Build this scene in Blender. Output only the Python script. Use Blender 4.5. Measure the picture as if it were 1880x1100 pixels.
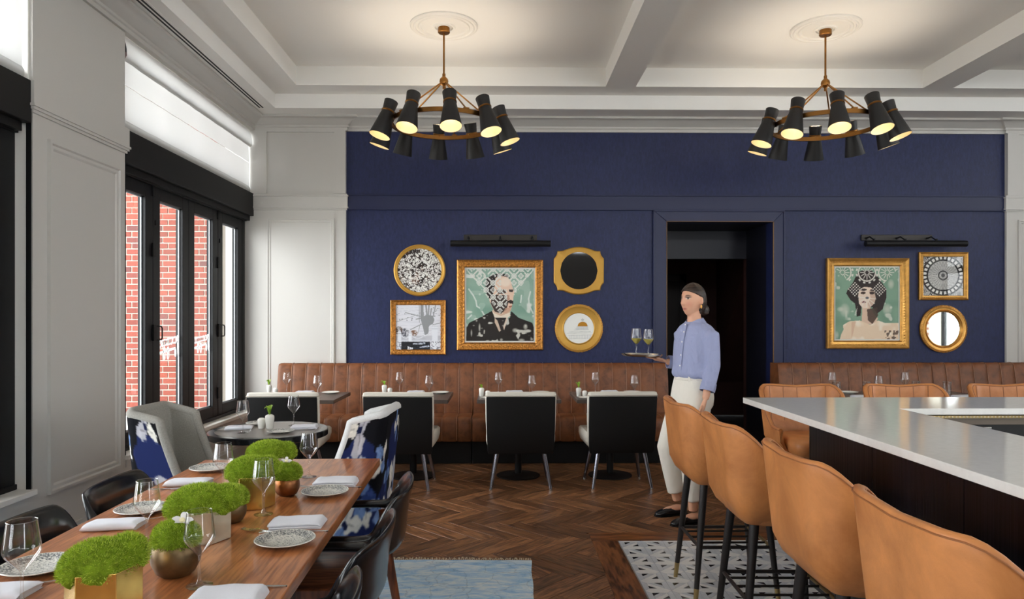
import bpy, bmesh, math, random
import numpy as np
from mathutils import Vector, Matrix, Euler
from math import sin, cos, pi, radians, atan2, sqrt

for _o in list(bpy.data.objects):
    bpy.data.objects.remove(_o, do_unlink=True)
SC = bpy.context.scene
C = SC.collection
random.seed(7)

# ------------------------------------------------------------------ camera
EYE = 1.46
cam_d = bpy.data.cameras.new('camera')
cam_d.sensor_fit = 'HORIZONTAL'; cam_d.sensor_width = 36.0
cam_d.lens = 36.0 * 1300.0 / 1880.0
cam_d.shift_y = 37.0 / 1880.0
cam_d.clip_start = 0.05; cam_d.clip_end = 200
cam = bpy.data.objects.new('camera', cam_d); C.objects.link(cam)
cam.location = (0, 0, EYE)
cam.rotation_euler = (pi / 2, 0, -math.atan(20.0 / 1300.0))
SC.camera = cam

# ------------------------------------------------------------------ world, light, exposure
W = bpy.data.worlds.new('overcast_sky'); SC.world = W
W.use_nodes = True
_bg = W.node_tree.nodes['Background']
_bg.inputs[0].default_value = (0.93, 0.965, 1.0, 1)
_bg.inputs[1].default_value = 19.0

def portal(name, loc, rot, sx, sy):
    d = bpy.data.lights.new(name, 'AREA'); d.shape = 'RECTANGLE'; d.size = sx; d.size_y = sy
    d.cycles.is_portal = True
    o = bpy.data.objects.new(name, d); C.objects.link(o); o.location = loc; o.rotation_euler = rot
    return o
# daylight enters through the window openings (portals only guide the sky light)
portal('daylight_portal', (-2.99, 6.42, 2.0), (0, -pi / 2, 0), 3.1, 2.75)
portal('daylight_portal', (-2.99, 2.85, 2.0), (0, -pi / 2, 0), 3.1, 2.6)
portal('daylight_portal', (-2.99, -0.85, 2.0), (0, -pi / 2, 0), 3.1, 2.6)
portal('daylight_portal', (9.79, .25, 1.95), (0, pi / 2, 0), 2.9, 2.3)
portal('daylight_portal', (5.3, -3.79, 1.95), (pi / 2, 0, 0), 1.6, 2.9)

VS = SC.view_settings
SC.display_settings.display_device = 'sRGB'
VS.view_transform = 'Standard'; VS.look = 'None'; VS.gamma = 1.0
VS.use_curve_mapping = False
VS.exposure = -0.36
SC.cycles.use_denoising = True
SC.cycles.max_bounces = 10; SC.cycles.diffuse_bounces = 5; SC.cycles.glossy_bounces = 4
SC.cycles.transmission_bounces = 6; SC.cycles.transparent_max_bounces = 24
SC.cycles.sample_clamp_indirect = 6.0
SC.cycles.caustics_reflective = False; SC.cycles.caustics_refractive = False
SC.cycles.blur_glossy = 0.6

# ------------------------------------------------------------------ helpers
def lin(c):
    """sRGB 0-255 triple -> linear rgba"""
    r = []
    for x in c[:3]:
        x = x / 255.0
        r.append(x / 12.92 if x <= 0.04045 else ((x + 0.055) / 1.055) ** 2.4)
    return (r[0], r[1], r[2], 1.0)

class MB:
    def __init__(s):
        s.v = []; s.f = []; s.uv = None
    def add(s, vs, fs):
        o = len(s.v)
        s.v += [tuple(p) for p in vs]
        s.f += [tuple(i + o for i in f) for f in fs]
        return s
    def box(s, x0, x1, y0, y1, z0, z1):
        return s.add([(x0, y0, z0), (x1, y0, z0), (x1, y1, z0), (x0, y1, z0), (x0, y0, z1), (x1, y0, z1), (x1, y1, z1), (x0, y1, z1)],
                     [(0, 3, 2, 1), (4, 5, 6, 7), (0, 1, 5, 4), (1, 2, 6, 5), (2, 3, 7, 6), (3, 0, 4, 7)])
    def obox(s, c, ax, ay, az, hx, hy, hz):
        c = Vector(c); ax = Vector(ax).normalized() * hx; ay = Vector(ay).normalized() * hy; az = Vector(az).normalized() * hz
        vs = [c - ax - ay - az, c + ax - ay - az, c + ax + ay - az, c - ax + ay - az, c - ax - ay + az, c + ax - ay + az, c + ax + ay + az, c - ax + ay + az]
        return s.add(vs, [(0, 3, 2, 1), (4, 5, 6, 7), (0, 1, 5, 4), (1, 2, 6, 5), (2, 3, 7, 6), (3, 0, 4, 7)])
    def lathe(s, prof, n=24, c=(0, 0, 0), M=None, sx=1.0, sy=1.0):
        c = Vector(c); vs = []; fs = []; idx = []
        for (r, z) in prof:
            if r < 1e-6:
                idx.append([len(vs)]); vs.append(Vector((0, 0, z)))
            else:
                idx.append(list(range(len(vs), len(vs) + n)))
                for k in range(n):
                    a = 2 * pi * k / n
                    vs.append(Vector((r * cos(a) * sx, r * sin(a) * sy, z)))
        for i in range(len(prof) - 1):
            A, B = idx[i], idx[i + 1]
            for k in range(n):
                k2 = (k + 1) % n
                if len(A) == 1 and len(B) == 1: continue
                if len(A) == 1: fs.append((A[0], B[k2], B[k]))
                elif len(B) == 1: fs.append((A[k], A[k2], B[0]))
                else: fs.append((A[k], A[k2], B[k2], B[k]))
        if M is not None: vs = [M @ p for p in vs]
        return s.add([p + c for p in vs], fs)
    def tube(s, pts, r, n=8, cap=True, flat=1.0, up=(0, 0, 1)):
        pts = [Vector(p) for p in pts]; m = len(pts)
        rr = r if isinstance(r, (list, tuple)) else [r] * m
        rings = []; prev = None
        for i, p in enumerate(pts):
            t = (pts[min(i + 1, m - 1)] - pts[max(i - 1, 0)]).normalized()
            if prev is None:
                u = Vector(up)
                if abs(t.dot(u)) > .95: u = Vector((1, 0, 0))
                a = u.cross(t).normalized()
            else:
                a = (prev - t * prev.dot(t))
                a = a.normalized() if a.length > 1e-6 else t.orthogonal().normalized()
            prev = a; b = t.cross(a)
            rings.append([p + a * cos(2 * pi * k / n) * rr[i] + b * sin(2 * pi * k / n) * rr[i] * flat for k in range(n)])
        return s.loft(rings, cap)
    def loft(s, rings, cap=True, closed=True):
        n = len(rings[0]); vs = [p for r in rings for p in r]; fs = []
        for i in range(len(rings) - 1):
            for k in range(n if closed else n - 1):
                k2 = (k + 1) % n
                fs.append((i * n + k, i * n + k2, (i + 1) * n + k2, (i + 1) * n + k))
        if cap:
            fs.append(tuple(range(n - 1, -1, -1)))
            fs.append(tuple((len(rings) - 1) * n + k for k in range(n)))
        return s.add(vs, fs)
    def prism(s, poly, a, b, ax='z'):
        def m(p, h):
            return {'z': (p[0], p[1], h), 'y': (p[0], h, p[1]), 'x': (h, p[0], p[1])}[ax]
        n = len(poly)
        vs = [m(p, a) for p in poly] + [m(p, b) for p in poly]
        fs = [tuple(range(n - 1, -1, -1)), tuple(range(n, 2 * n))]
        fs += [(k, (k + 1) % n, n + (k + 1) % n, n + k) for k in range(n)]
        return s.add(vs, fs)
    def build(s, name, m=None, parent=None, smooth=True, bevel=0, seg=2, sub=0, ang=35, loc=None, rot=None, link=True):
        me = bpy.data.meshes.new(name)
        me.from_pydata(s.v, [], s.f)
        bm = bmesh.new(); bm.from_mesh(me); bmesh.ops.recalc_face_normals(bm, faces=bm.faces); bm.to_mesh(me); bm.free()
        if s.uv is not None:
            ul = me.uv_layers.new(name='UVMap')
            for li, l in enumerate(me.loops):
                ul.data[li].uv = s.uv[l.vertex_index]
        if smooth and len(me.polygons):
            me.polygons.foreach_set('use_smooth', [True] * len(me.polygons))
            me.set_sharp_from_angle(angle=radians(ang))
        if m is not None: me.materials.append(m)
        me.update()
        o = bpy.data.objects.new(name, me)
        if link: C.objects.link(o)
        if parent is not None: o.parent = parent
        if loc is not None: o.location = loc
        if rot is not None: o.rotation_euler = rot
        if bevel:
            b = o.modifiers.new('bevel', 'BEVEL'); b.width = bevel; b.segments = seg; b.limit_method = 'ANGLE'; b.angle_limit = radians(40)
            b.harden_normals = False
        if sub:
            b = o.modifiers.new('sub', 'SUBSURF'); b.levels = sub; b.render_levels = sub
        return o

def tag(o, label=None, cat=None, group=None, kind=None):
    if label: o['label'] = label
    if cat: o['category'] = cat
    if group: o['group'] = group
    if kind: o['kind'] = kind
    return o
def thing(name, label, cat, loc=(0, 0, 0), rz=0.0, group=None):
    o = bpy.data.objects.new(name, None); C.objects.link(o)
    o.empty_display_size = 0.1
    o.location = loc; o.rotation_euler = (0, 0, rz)
    return tag(o, label, cat, group)
def dup(root, loc, rz=None, label=None, group=None):
    r = root.copy(); C.objects.link(r); r.location = loc
    if rz is not None: r.rotation_euler = (0, 0, rz)
    if label: r['label'] = label
    if group: r['group'] = group
    for ch in list(root.children):
        c = ch.copy(); C.objects.link(c); c.parent = r
        for g in list(ch.children):
            d = g.copy(); C.objects.link(d); d.parent = c
    return r
def struct(o, kind='structure'):
    o['kind'] = kind; return o
def rr_poly(hx, hy, r, n=5):
    """rounded rectangle outline"""
    out = []
    for (cx, cy, a0) in ((hx - r, hy - r, 0), (-hx + r, hy - r, pi / 2), (-hx + r, -hy + r, pi), (hx - r, -hy + r, 1.5 * pi)):
        for k in range(n + 1):
            a = a0 + pi / 2 * k / n
            out.append((cx + r * cos(a), cy + r * sin(a)))
    return out
def ring(c, rx, ry, n=16, z=None):
    return [Vector((c[0] + rx * cos(2 * pi * k / n), c[1] + ry * sin(2 * pi * k / n), c[2] if z is None else z)) for k in range(n)]

# ------------------------------------------------------------------ materials
def new_mat(name):
    m = bpy.data.materials.new(name); m.use_nodes = True
    nt = m.node_tree
    return m, nt, nt.nodes['Principled BSDF']
def N(nt, t, **kw):
    n = nt.nodes.new(t)
    for k, v in kw.items():
        if k.startswith('i_'):
            key = k[2:]
            n.inputs[int(key) if key.isdigit() else key].default_value = v
        else: setattr(n, k, v)
    return n
def ramp(nt, fac, stops, interp='LINEAR'):
    r = nt.nodes.new('ShaderNodeValToRGB'); r.color_ramp.interpolation = interp
    e = r.color_ramp.elements
    while len(e) > 1: e.remove(e[0])
    e[0].position = stops[0][0]; e[0].color = stops[0][1]
    for p, c in stops[1:]:
        x = e.new(p); x.color = c
    nt.links.new(fac, r.inputs[0])
    return r
def plain(name, c, rough=.5, metal=0.0, spec=.5, bump=0.0, bscale=200, var=0.0, vscale=5.0, coat=0.0, sheen=0.0, detail=3.0, stretch=None):
    m, nt, b = new_mat(name)
    col = lin(c)
    b.inputs['Base Color'].default_value = col
    b.inputs['Roughness'].default_value = rough
    b.inputs['Metallic'].default_value = metal
    b.inputs['Specular IOR Level'].default_value = spec
    b.inputs['Coat Weight'].default_value = coat
    b.inputs['Coat Roughness'].default_value = 0.08
    b.inputs['Sheen Weight'].default_value = sheen
    if bump or var:
        tc = N(nt, 'ShaderNodeTexCoord')
        src = tc.outputs['Object']
        if stretch:
            mp = N(nt, 'ShaderNodeMapping'); mp.inputs['Scale'].default_value = stretch
            nt.links.new(src, mp.inputs[0]); src = mp.outputs[0]
        if var:
            n = N(nt, 'ShaderNodeTexNoise', i_Scale=vscale, i_Detail=detail); nt.links.new(src, n.inputs['Vector'])
            lo = tuple(x * (1 - var) for x in col[:3]) + (1,); hi = tuple(min(1, x * (1 + var)) for x in col[:3]) + (1,)
            r = ramp(nt, n.outputs[0], [(.3, lo), (.7, hi)])
            nt.links.new(r.outputs[0], b.inputs['Base Color'])
        if bump:
            n = N(nt, 'ShaderNodeTexNoise', i_Scale=bscale, i_Detail=2.0); nt.links.new(src, n.inputs['Vector'])
            bp = N(nt, 'ShaderNodeBump', i_Strength=bump, i_Distance=.002)
            nt.links.new(n.outputs[0], bp.inputs['Height']); nt.links.new(bp.outputs[0], b.inputs['Normal'])
    return m
def wood(name, dark, mid, light, scale=(1.5, 14, 14), rough=.4, src='Object', rnd=None, coat=0.0, bump=.15, ring=6.0, tint=.35):
    """grain runs along x of the chosen coordinates"""
    m, nt, b = new_mat(name)
    tc = N(nt, 'ShaderNodeTexCoord')
    mp = N(nt, 'ShaderNodeMapping'); mp.inputs['Scale'].default_value = scale
    nt.links.new(tc.outputs[src], mp.inputs[0])
    vec = mp.outputs[0]; rv = None
    if rnd:
        if rnd == 'object': rv = N(nt, 'ShaderNodeObjectInfo').outputs['Random']
        else: rv = N(nt, 'ShaderNodeNewGeometry').outputs['Random Per Island']
        mul = N(nt, 'ShaderNodeMath', operation='MULTIPLY', i_1=57.0); nt.links.new(rv, mul.inputs[0])
        cb = N(nt, 'ShaderNodeCombineXYZ'); nt.links.new(mul.outputs[0], cb.inputs[0]); nt.links.new(mul.outputs[0], cb.inputs[2])
        ad = N(nt, 'ShaderNodeVectorMath', operation='ADD'); nt.links.new(vec, ad.inputs[0]); nt.links.new(cb.outputs[0], ad.inputs[1]); vec = ad.outputs[0]
    n1 = N(nt, 'ShaderNodeTexNoise', i_Scale=1.0, i_Detail=4.0, i_Distortion=.6); nt.links.new(vec, n1.inputs['Vector'])
    wv = N(nt, 'ShaderNodeMath', operation='MULTIPLY', i_1=ring); nt.links.new(n1.outputs[0], wv.inputs[0])
    sn = N(nt, 'ShaderNodeMath', operation='SINE'); 
    w2 = N(nt, 'ShaderNodeMath', operation='MULTIPLY', i_1=6.283); nt.links.new(wv.outputs[0], w2.inputs[0]); nt.links.new(w2.outputs[0], sn.inputs[0])
    n2 = N(nt, 'ShaderNodeTexNoise', i_Scale=6.0, i_Detail=3.0); nt.links.new(vec, n2.inputs['Vector'])
    ma = N(nt, 'ShaderNodeMath', operation='MULTIPLY_ADD', i_1=.16); nt.links.new(sn.outputs[0], ma.inputs[0]); nt.links.new(n2.outputs[0], ma.inputs[2])
    r = ramp(nt, ma.outputs[0], [(.28, lin(dark)), (.5, lin(mid)), (.74, lin(light))])
    out = r.outputs[0]
    if rv is not None:
        hs = N(nt, 'ShaderNodeHueSaturation')
        mr = N(nt, 'ShaderNodeMapRange'); mr.inputs['To Min'].default_value = 1 - tint; mr.inputs['To Max'].default_value = 1 + tint
        nt.links.new(rv, mr.inputs[0]); nt.links.new(mr.outputs[0], hs.inputs['Value']); nt.links.new(out, hs.inputs['Color']); out = hs.outputs[0]
    nt.links.new(out, b.inputs['Base Color'])
    b.inputs['Roughness'].default_value = rough
    b.inputs['Coat Weight'].default_value = coat
    if bump:
        bp = N(nt, 'ShaderNodeBump', i_Strength=bump, i_Distance=.001); nt.links.new(ma.outputs[0], bp.inputs['Height']); nt.links.new(bp.outputs[0], b.inputs['Normal'])
    return m
def leather(name, c, dark, rough=.42, scale=9):
    m, nt, b = new_mat(name)
    tc = N(nt, 'ShaderNodeTexCoord'); oi = N(nt, 'ShaderNodeObjectInfo')
    mul = N(nt, 'ShaderNodeMath', operation='MULTIPLY', i_1=40.0); nt.links.new(oi.outputs['Random'], mul.inputs[0])
    ad = N(nt, 'ShaderNodeVectorMath', operation='ADD'); nt.links.new(tc.outputs['Object'], ad.inputs[0]); nt.links.new(mul.outputs[0], ad.inputs[1])
    n = N(nt, 'ShaderNodeTexNoise', i_Scale=scale, i_Detail=6.0, i_Roughness=.65, i_Distortion=.4); nt.links.new(ad.outputs[0], n.inputs['Vector'])
    r = ramp(nt, n.outputs[0], [(.3, lin(dark)), (.5, lin(c)), (.75, tuple(min(1, x * 1.35) for x in lin(c)[:3]) + (1,))])
    nt.links.new(r.outputs[0], b.inputs['Base Color'])
    b.inputs['Roughness'].default_value = rough; b.inputs['Specular IOR Level'].default_value = .35
    v = N(nt, 'ShaderNodeTexVoronoi', i_Scale=320.0); nt.links.new(ad.outputs[0], v.inputs['Vector'])
    bp = N(nt, 'ShaderNodeBump', i_Strength=.12, i_Distance=.0008); nt.links.new(v.outputs['Distance'], bp.inputs['Height']); nt.links.new(bp.outputs[0], b.inputs['Normal'])
    return m
def thin_glass(name, tint=(1, 1, 1), f0=.05, edge=.75, rough=0.0, power=3.5):
    m = bpy.data.materials.new(name); m.use_nodes = True; nt = m.node_tree; nt.nodes.clear()
    out = N(nt, 'ShaderNodeOutputMaterial'); mx = N(nt, 'ShaderNodeMixShader')
    tr = N(nt, 'ShaderNodeBsdfTransparent'); tr.inputs[0].default_value = (*tint, 1)
    gl = N(nt, 'ShaderNodeBsdfGlossy'); gl.inputs['Roughness'].default_value = rough
    lw = N(nt, 'ShaderNodeLayerWeight', i_Blend=.5)
    pw = N(nt, 'ShaderNodeMath', operation='POWER', i_1=power); nt.links.new(lw.outputs['Facing'], pw.inputs[0])
    ma = N(nt, 'ShaderNodeMath', operation='MULTIPLY_ADD', i_1=edge, i_2=f0); nt.links.new(pw.outputs[0], ma.inputs[0])
    nt.links.new(ma.outputs[0], mx.inputs[0]); nt.links.new(tr.outputs[0], mx.inputs[1]); nt.links.new(gl.outputs[0], mx.inputs[2])
    nt.links.new(mx.outputs[0], out.inputs[0])
    return m
def attr_mat(name, rough=.6, spec=.3, bump=0.0, bscale=300):
    m, nt, b = new_mat(name)
    a = N(nt, 'ShaderNodeAttribute', attribute_name='Col'); nt.links.new(a.outputs['Color'], b.inputs['Base Color'])
    b.inputs['Roughness'].default_value = rough; b.inputs['Specular IOR Level'].default_value = spec
    if bump:
        tc = N(nt, 'ShaderNodeTexCoord'); n = N(nt, 'ShaderNodeTexNoise', i_Scale=bscale); nt.links.new(tc.outputs['Object'], n.inputs['Vector'])
        bp = N(nt, 'ShaderNodeBump', i_Strength=bump, i_Distance=.001); nt.links.new(n.outputs[0], bp.inputs['Height']); nt.links.new(bp.outputs[0], b.inputs['Normal'])
    return m
def emis(name, c, s):
    m = bpy.data.materials.new(name); m.use_nodes = True; nt = m.node_tree; nt.nodes.clear()
    o = N(nt, 'ShaderNodeOutputMaterial'); e = N(nt, 'ShaderNodeEmission'); e.inputs[0].default_value = lin(c); e.inputs[1].default_value = s
    nt.links.new(e.outputs[0], o.inputs[0]); return m

M = {}
M['white_paint'] = plain('white_paint', (236, 233, 226), .55, spec=.35)
M['ceiling_paint'] = plain('ceiling_paint', (246, 244, 239), .7, spec=.2)
M['grey_paint'] = plain('grey_paint', (197, 194, 188), .42, spec=.4)
M['blue_paint'] = plain('blue_paint', (30, 36, 70), .42, spec=.35)
M['black_metal'] = plain('black_metal', (14, 14, 16), .5, spec=.25)
M['black_matte'] = plain('black_matte', (13, 12, 12), .6, spec=.3)
M['dark_bronze'] = plain('dark_bronze', (38, 34, 31), .4, metal=.4)
M['brass_aged'] = plain('brass_aged', (136, 94, 48), .35, metal=1.0, var=.2, vscale=9)
M['brass_bright'] = plain('brass_bright', (216, 184, 104), .27, metal=1.0, var=.22, vscale=11, bump=.12, bscale=30)
M['brass_tip'] = plain('brass_tip', (176, 152, 104), .3, metal=1.0)
M['chrome'] = plain('chrome', (150, 150, 155), .16, metal=1.0)
M['silver'] = plain('silver', (208, 208, 206), .16, metal=1.0)
M['gold'] = plain('gold', (204, 152, 78), .36, metal=.75, var=.15, vscale=20)
M['gold_dark'] = plain('gold_dark', (186, 126, 58), .36, metal=.75, bump=.9, bscale=90, var=.45, vscale=60)
M['gold_satin'] = plain('gold_satin', (196, 150, 66), .5, metal=.55)
M['window_glass'] = thin_glass('window_glass', (.98, .99, .985), f0=.07, edge=.7)
M['wine_glass'] = thin_glass('wine_glass', (.985, .99, .99), f0=.07, edge=.9, power=2.2, rough=.09)
M['picture_glass'] = thin_glass('picture_glass', (1, 1, 1), f0=.022, edge=.35)
M['mirror'] = plain('mirror', (225, 230, 228), .02, metal=1.0)
M['dark_mirror'] = plain('dark_mirror', (12, 10, 12), .04, spec=.5)
M['porcelain'] = plain('porcelain', (240, 238, 230), .18, spec=.5)
M['linen'] = plain('linen', (226, 226, 232), .85, bump=.4, bscale=700, spec=.1)
M['cream_fabric'] = plain('cream_fabric', (226, 221, 209), .9, bump=.35, bscale=500, spec=.1)
M['grey_felt'] = plain('grey_felt', (150, 147, 140), .95, bump=.4, bscale=450, var=.12, vscale=160, spec=.1)
M['pale_felt'] = plain('pale_felt', (206, 206, 204), .95, bump=.4, bscale=450, var=.06, vscale=160, spec=.1)
M['ban_leather'] = leather('banquette_leather', (118, 71, 42), (86, 50, 29), .42, 10)
M['stool_leather'] = leather('stool_leather', (190, 124, 72), (168, 104, 58), .38, 5)
M['stitch'] = plain('stitch', (150, 92, 50), .5)
M['table_dark'] = plain('table_dark', (86, 76, 70), .32, spec=.5, var=.08, vscale=20)
M['round_top'] = plain('round_top', (120, 112, 104), .28, spec=.6)
M['table_wood'] = wood('table_wood', (138, 80, 44), (168, 102, 58), (186, 119, 71), scale=(20, 1.5, 20), rough=.3, coat=.2, ring=4, bump=.08)
M['chair_wood'] = wood('chair_wood', (70, 34, 18), (112, 58, 32), (138, 78, 46), scale=(8, 8, 1.5), rough=.38)
M['seat_wood'] = wood('seat_wood', (66, 36, 22), (104, 60, 38), (128, 80, 54), scale=(1.5, 10, 8), rough=.34)
M['plank'] = wood('plank_oak', (80, 52, 33), (118, 80, 53), (150, 106, 71), scale=(2.0, 16, 10), rough=.36, src='UV', rnd='object', tint=.42, ring=5)
M['plank_field'] = wood('plank_oak_field', (80, 52, 33), (118, 80, 53), (150, 106, 71), scale=(2.0, 16, 10), rough=.36, src='UV', rnd='island', tint=.42, ring=5)
M['border_wood'] = wood('border_oak', (70, 38, 18), (112, 66, 34), (140, 88, 48), scale=(1.5, 10, 8), rough=.36, src='UV', rnd='object', tint=.1, ring=4)
M['plastic_black'] = plain('plastic_black', (16, 15, 16), .14, spec=.6)
M['shell_black'] = plain('shell_black', (17, 19, 23), .2, spec=.6)
M['chair_back_black'] = plain('chair_back_black', (10, 9, 9), .6, spec=.3)
M['quartz'] = plain('quartz', (234, 232, 227), .1, spec=.55, var=.03, vscale=40)
M['marble_w'] = plain('marble_white', (228, 228, 226), .25, var=.05, vscale=14)
M['marble_g'] = plain('marble_grey', (200, 204, 210), .25, var=.1, vscale=14)
M['marble_k'] = plain('marble_black', (18, 18, 26), .25)
M['grout'] = plain('grout', (150, 146, 140), .8)
M['moss'] = None
# ================================================================== STRUCTURE
XW, YB = -2.692, 7.77          # left wall face, back wall face
XR, YN = 9.5, -3.5             # right wall face, rear wall face
ZC, Z1, Z2 = 3.99, 3.80, 3.654 # coffer, beam soffit, perimeter soffit
XG = -2.80                     # plane of the folding window

# ---- floor: herringbone oak planks on a dark bed
fl = struct(MB().box(XW - .3, XR + .3, YN - .3, 11.2, -.06, -.012).build('floor', plain('floor_bed', (30, 20, 13), .8), smooth=False))
PL, PW = .484, .121
def plank_mesh(mb, cx, cy, ang, g=.0016):
    hx, hy = PL / 2 - g, PW / 2 - g; b = .0022
    ca, sa = cos(ang), sin(ang); o = len(mb.v)
    pts = []
    for (z, i) in ((-.012, 0), (-.002, 0), (0.0, b)):
        for (x, y) in ((-hx + i, -hy + i), (hx - i, -hy + i), (hx - i, hy - i), (-hx + i, hy - i)):
            pts.append((cx + x * ca - y * sa, cy + x * sa + y * ca, z)); mb.uv.append((x, y))
    fs = [(0, 1, 5, 4), (1, 2, 6, 5), (2, 3, 7, 6), (3, 0, 4, 7), (4, 5, 9, 8), (5, 6, 10, 9), (6, 7, 11, 10), (7, 4, 8, 11), (8, 9, 10, 11)]
    mb.add(pts, fs)
centres = []
r2 = sqrt(2)
for i in range(-80, 90):
    for j in range(-18, 22):
        for kind in (0, 1):
            # lattice: t1=(W,W) t2=(L,-L) in plank axes, rotated 45 deg so rows run along x
            if kind == 0: px, py = i * PW + j * PL + PL / 2, i * PW - j * PL + PW / 2
            else: px, py = i * PW + j * PL + PL + PW / 2 - PL * 0 , i * PW - j * PL - PL / 2 + PW
            x = (px + py) / r2 + .04; y = (-px + py) / r2 + 5.03
            centres.append((x, y, -pi / 4 if kind == 0 else pi / 4))
def vis_score(x, y):
    if not (-2.6 < x < 6.6 and -3.4 < y < 9.5): return None
    if x > 1.816 - .3 and y > 7.9 and x < 3.3: return .1
    if y > 7.6: return None
    if x > .599 - .26 and y < 4.836 + .26: return 'edge' if (x < .599 + .26 or y > 4.836 - .26) else None
    s = 1.0 / max(y, .5)
    if x > 1.0 or y < 3.6: s *= .12
    if x < -.75: s *= .3
    if x < .2 and y < 4.2: s *= .1
    if y > 7.05: s *= .05
    return s
sc_c = [(vis_score(x, y), x, y, a) for (x, y, a) in centres]
edge_c = [c for c in sc_c if c[0] == 'edge']
sc_c = sorted([c for c in sc_c if c[0] is not None and c[0] != 'edge'], reverse=True)
def clip_half(poly, ax, lim, keep_less):
    out = []
    for i in range(len(poly)):
        p, q = poly[i], poly[(i + 1) % len(poly)]
        ip = (p[ax] <= lim) if keep_less else (p[ax] >= lim); iq = (q[ax] <= lim) if keep_less else (q[ax] >= lim)
        if ip: out.append(p)
        if ip != iq:
            t = (lim - p[ax]) / (q[ax] - p[ax]); out.append((p[0] + t * (q[0] - p[0]), p[1] + t * (q[1] - p[1])))
    return out
def parea(p): return abs(sum(p[i][0] * p[(i + 1) % len(p)][1] - p[(i + 1) % len(p)][0] * p[i][1] for i in range(len(p)))) / 2
n_edge = 0
for (s_, x, y, a) in edge_c:
    ca, sa = cos(a), sin(a); hx, hy = PL / 2 - .0016, PW / 2 - .0016
    full = [(x + u * ca - v * sa, y + u * sa + v * ca) for u, v in ((-hx, -hy), (hx, -hy), (hx, hy), (-hx, hy))]
    if all(not (p[0] > .598 and p[1] < 4.837) for p in full) and not (x > .598 and y < 4.837): best = full
    else:
        c1 = clip_half(full, 0, .5975, True); c2 = clip_half(full, 1, 4.838, False)
        best = max((c1, c2), key=lambda p: parea(p) if len(p) > 2 else 0)
        if len(best) < 3 or parea(best) < .0015: continue
    mb = MB(); mb.prism([(p[0] - x, p[1] - y) for p in best], -.012, 0.0)
    mb.uv = [((v[0] * ca + v[1] * sa), (-v[0] * sa + v[1] * ca)) for v in mb.v]
    o = mb.build('plank', M['plank'], fl, smooth=False, loc=(x, y, 0)); n_edge += 1
pm = MB(); pm.uv = []; plank_mesh(pm, 0, 0, 0)
proto = pm.build('plank', M['plank'], fl, smooth=False)
for k, (s, x, y, a) in enumerate(sc_c[:300 - n_edge]):
    o = proto if k == 0 else proto.copy()
    if k: C.objects.link(o); o.parent = fl
    o.location = (x, y, random.uniform(-.0006, .0002)); o.rotation_euler = (0, 0, a + (pi if random.random() < .5 else 0))
fm = MB(); fm.uv = []
for (s, x, y, a) in sc_c[300 - n_edge:]: plank_mesh(fm, x, y, a)
struct(fm.build('plank_field', M['plank_field'], fl, smooth=False), 'stuff')

# ---- inlaid mosaic by the bar, framed with oak boards
IX, IY = .769, 4.664
def border(x0, x1, y0, y1, along):
    b = MB(); b.box(x0, x1, y0, y1, -.012, .0015)
    b.uv = [((p[0], p[1]) if along == 'x' else (p[1], p[0])) for p in b.v]
    return b.build('border_board', M['border_wood'], fl, smooth=False, bevel=.001)
for k in range(4): border(.599 + k * 1.35 + (.0 if k == 0 else .002), .599 + (k + 1) * 1.35, IY + .002, IY + .172, 'x')
for k in range(3): border(.599, IX - .002, IY - (k + 1) * 1.5, IY - k * 1.5 - .002, 'y')
CELL, HS = .143, .031
MB().box(IX, 6.2, -.6, IY, -.012, -.0015).build('grout_bed', M['grout'], fl, smooth=False)
g = .0006
def inset(poly, d):
    cx = sum(p[0] for p in poly) / len(poly); cy = sum(p[1] for p in poly) / len(poly)
    out = []
    n = len(poly)
    for i in range(n):
        p0, p1, p2 = Vector(poly[i - 1]), Vector(poly[i]), Vector(poly[(i + 1) % n])
        e1 = (p1 - p0).normalized(); e2 = (p2 - p1).normalized()
        n1 = Vector((-e1.y, e1.x)); n2 = Vector((-e2.y, e2.x))
        bis = (n1 + n2); bis = bis / max(.2, (1 + n1.dot(n2)))
        out.append((p1 + bis * d)[:])
    return out
def cell_pieces():
    c, h = CELL, HS; q = HS * r2 * .92
    P = []
    P.append(('w', [(0, 0), (c, 0), (c - h, h), (h, h)]))
    P.append(('g', [(c, 0), (c, c), (c - h, c - h), (c - h, h)]))
    P.append(('w', [(c, c), (0, c), (h, c - h), (c - h, c - h)]))
    P.append(('g', [(0, c), (0, 0), (h, h), (h, c - h)]))
    # band along the diagonal (0,0)-(c,c), split along its centre
    P.append(('w', [(h, h), (h + q, h), (c - h, c - h - q), (c - h, c - h)]))
    P.append(('g', [(h, h), (c - h, c - h), (c - h - q, c - h), (h, h + q)]))
    P.append(('k', [(h + q, h), (c - h, h), (c - h, c - h - q)]))
    P.append(('k', [(h, h + q), (c - h - q, c - h), (h, c - h)]))
    return P
PCS = cell_pieces()
def flip(poly): return [(CELL - x, y) for (x, y) in poly][::-1]
tile_me = {}
for fl_ in (0, 1):
    for k, (t, poly) in enumerate(PCS):
        pp = inset(flip(poly) if fl_ else poly, g)
        mb = MB().prism(pp, -.004, .0008)
        tile_me[(fl_, k)] = mb.build('mosaic_piece', M['marble_' + t], None, smooth=False, link=False).data
cells = []
for i in range(0, 38):
    for j in range(0, 36):
        x0 = IX + .006 + i * CELL; y0 = IY - .006 - (j + 1) * CELL
        cells.append((i + max(0, j - 9) * 4 + (0 if j < 11 else 30) + j * .15, i, j, x0, y0, (i + j) % 2))
cells.sort()
for (_, i, j, x0, y0, fl_) in cells[:37]:
    for k in range(8):
        o = bpy.data.objects.new('mosaic_piece', tile_me[(fl_, k)]); C.objects.link(o); o.parent = fl; o.location = (x0, y0, 0)
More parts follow.
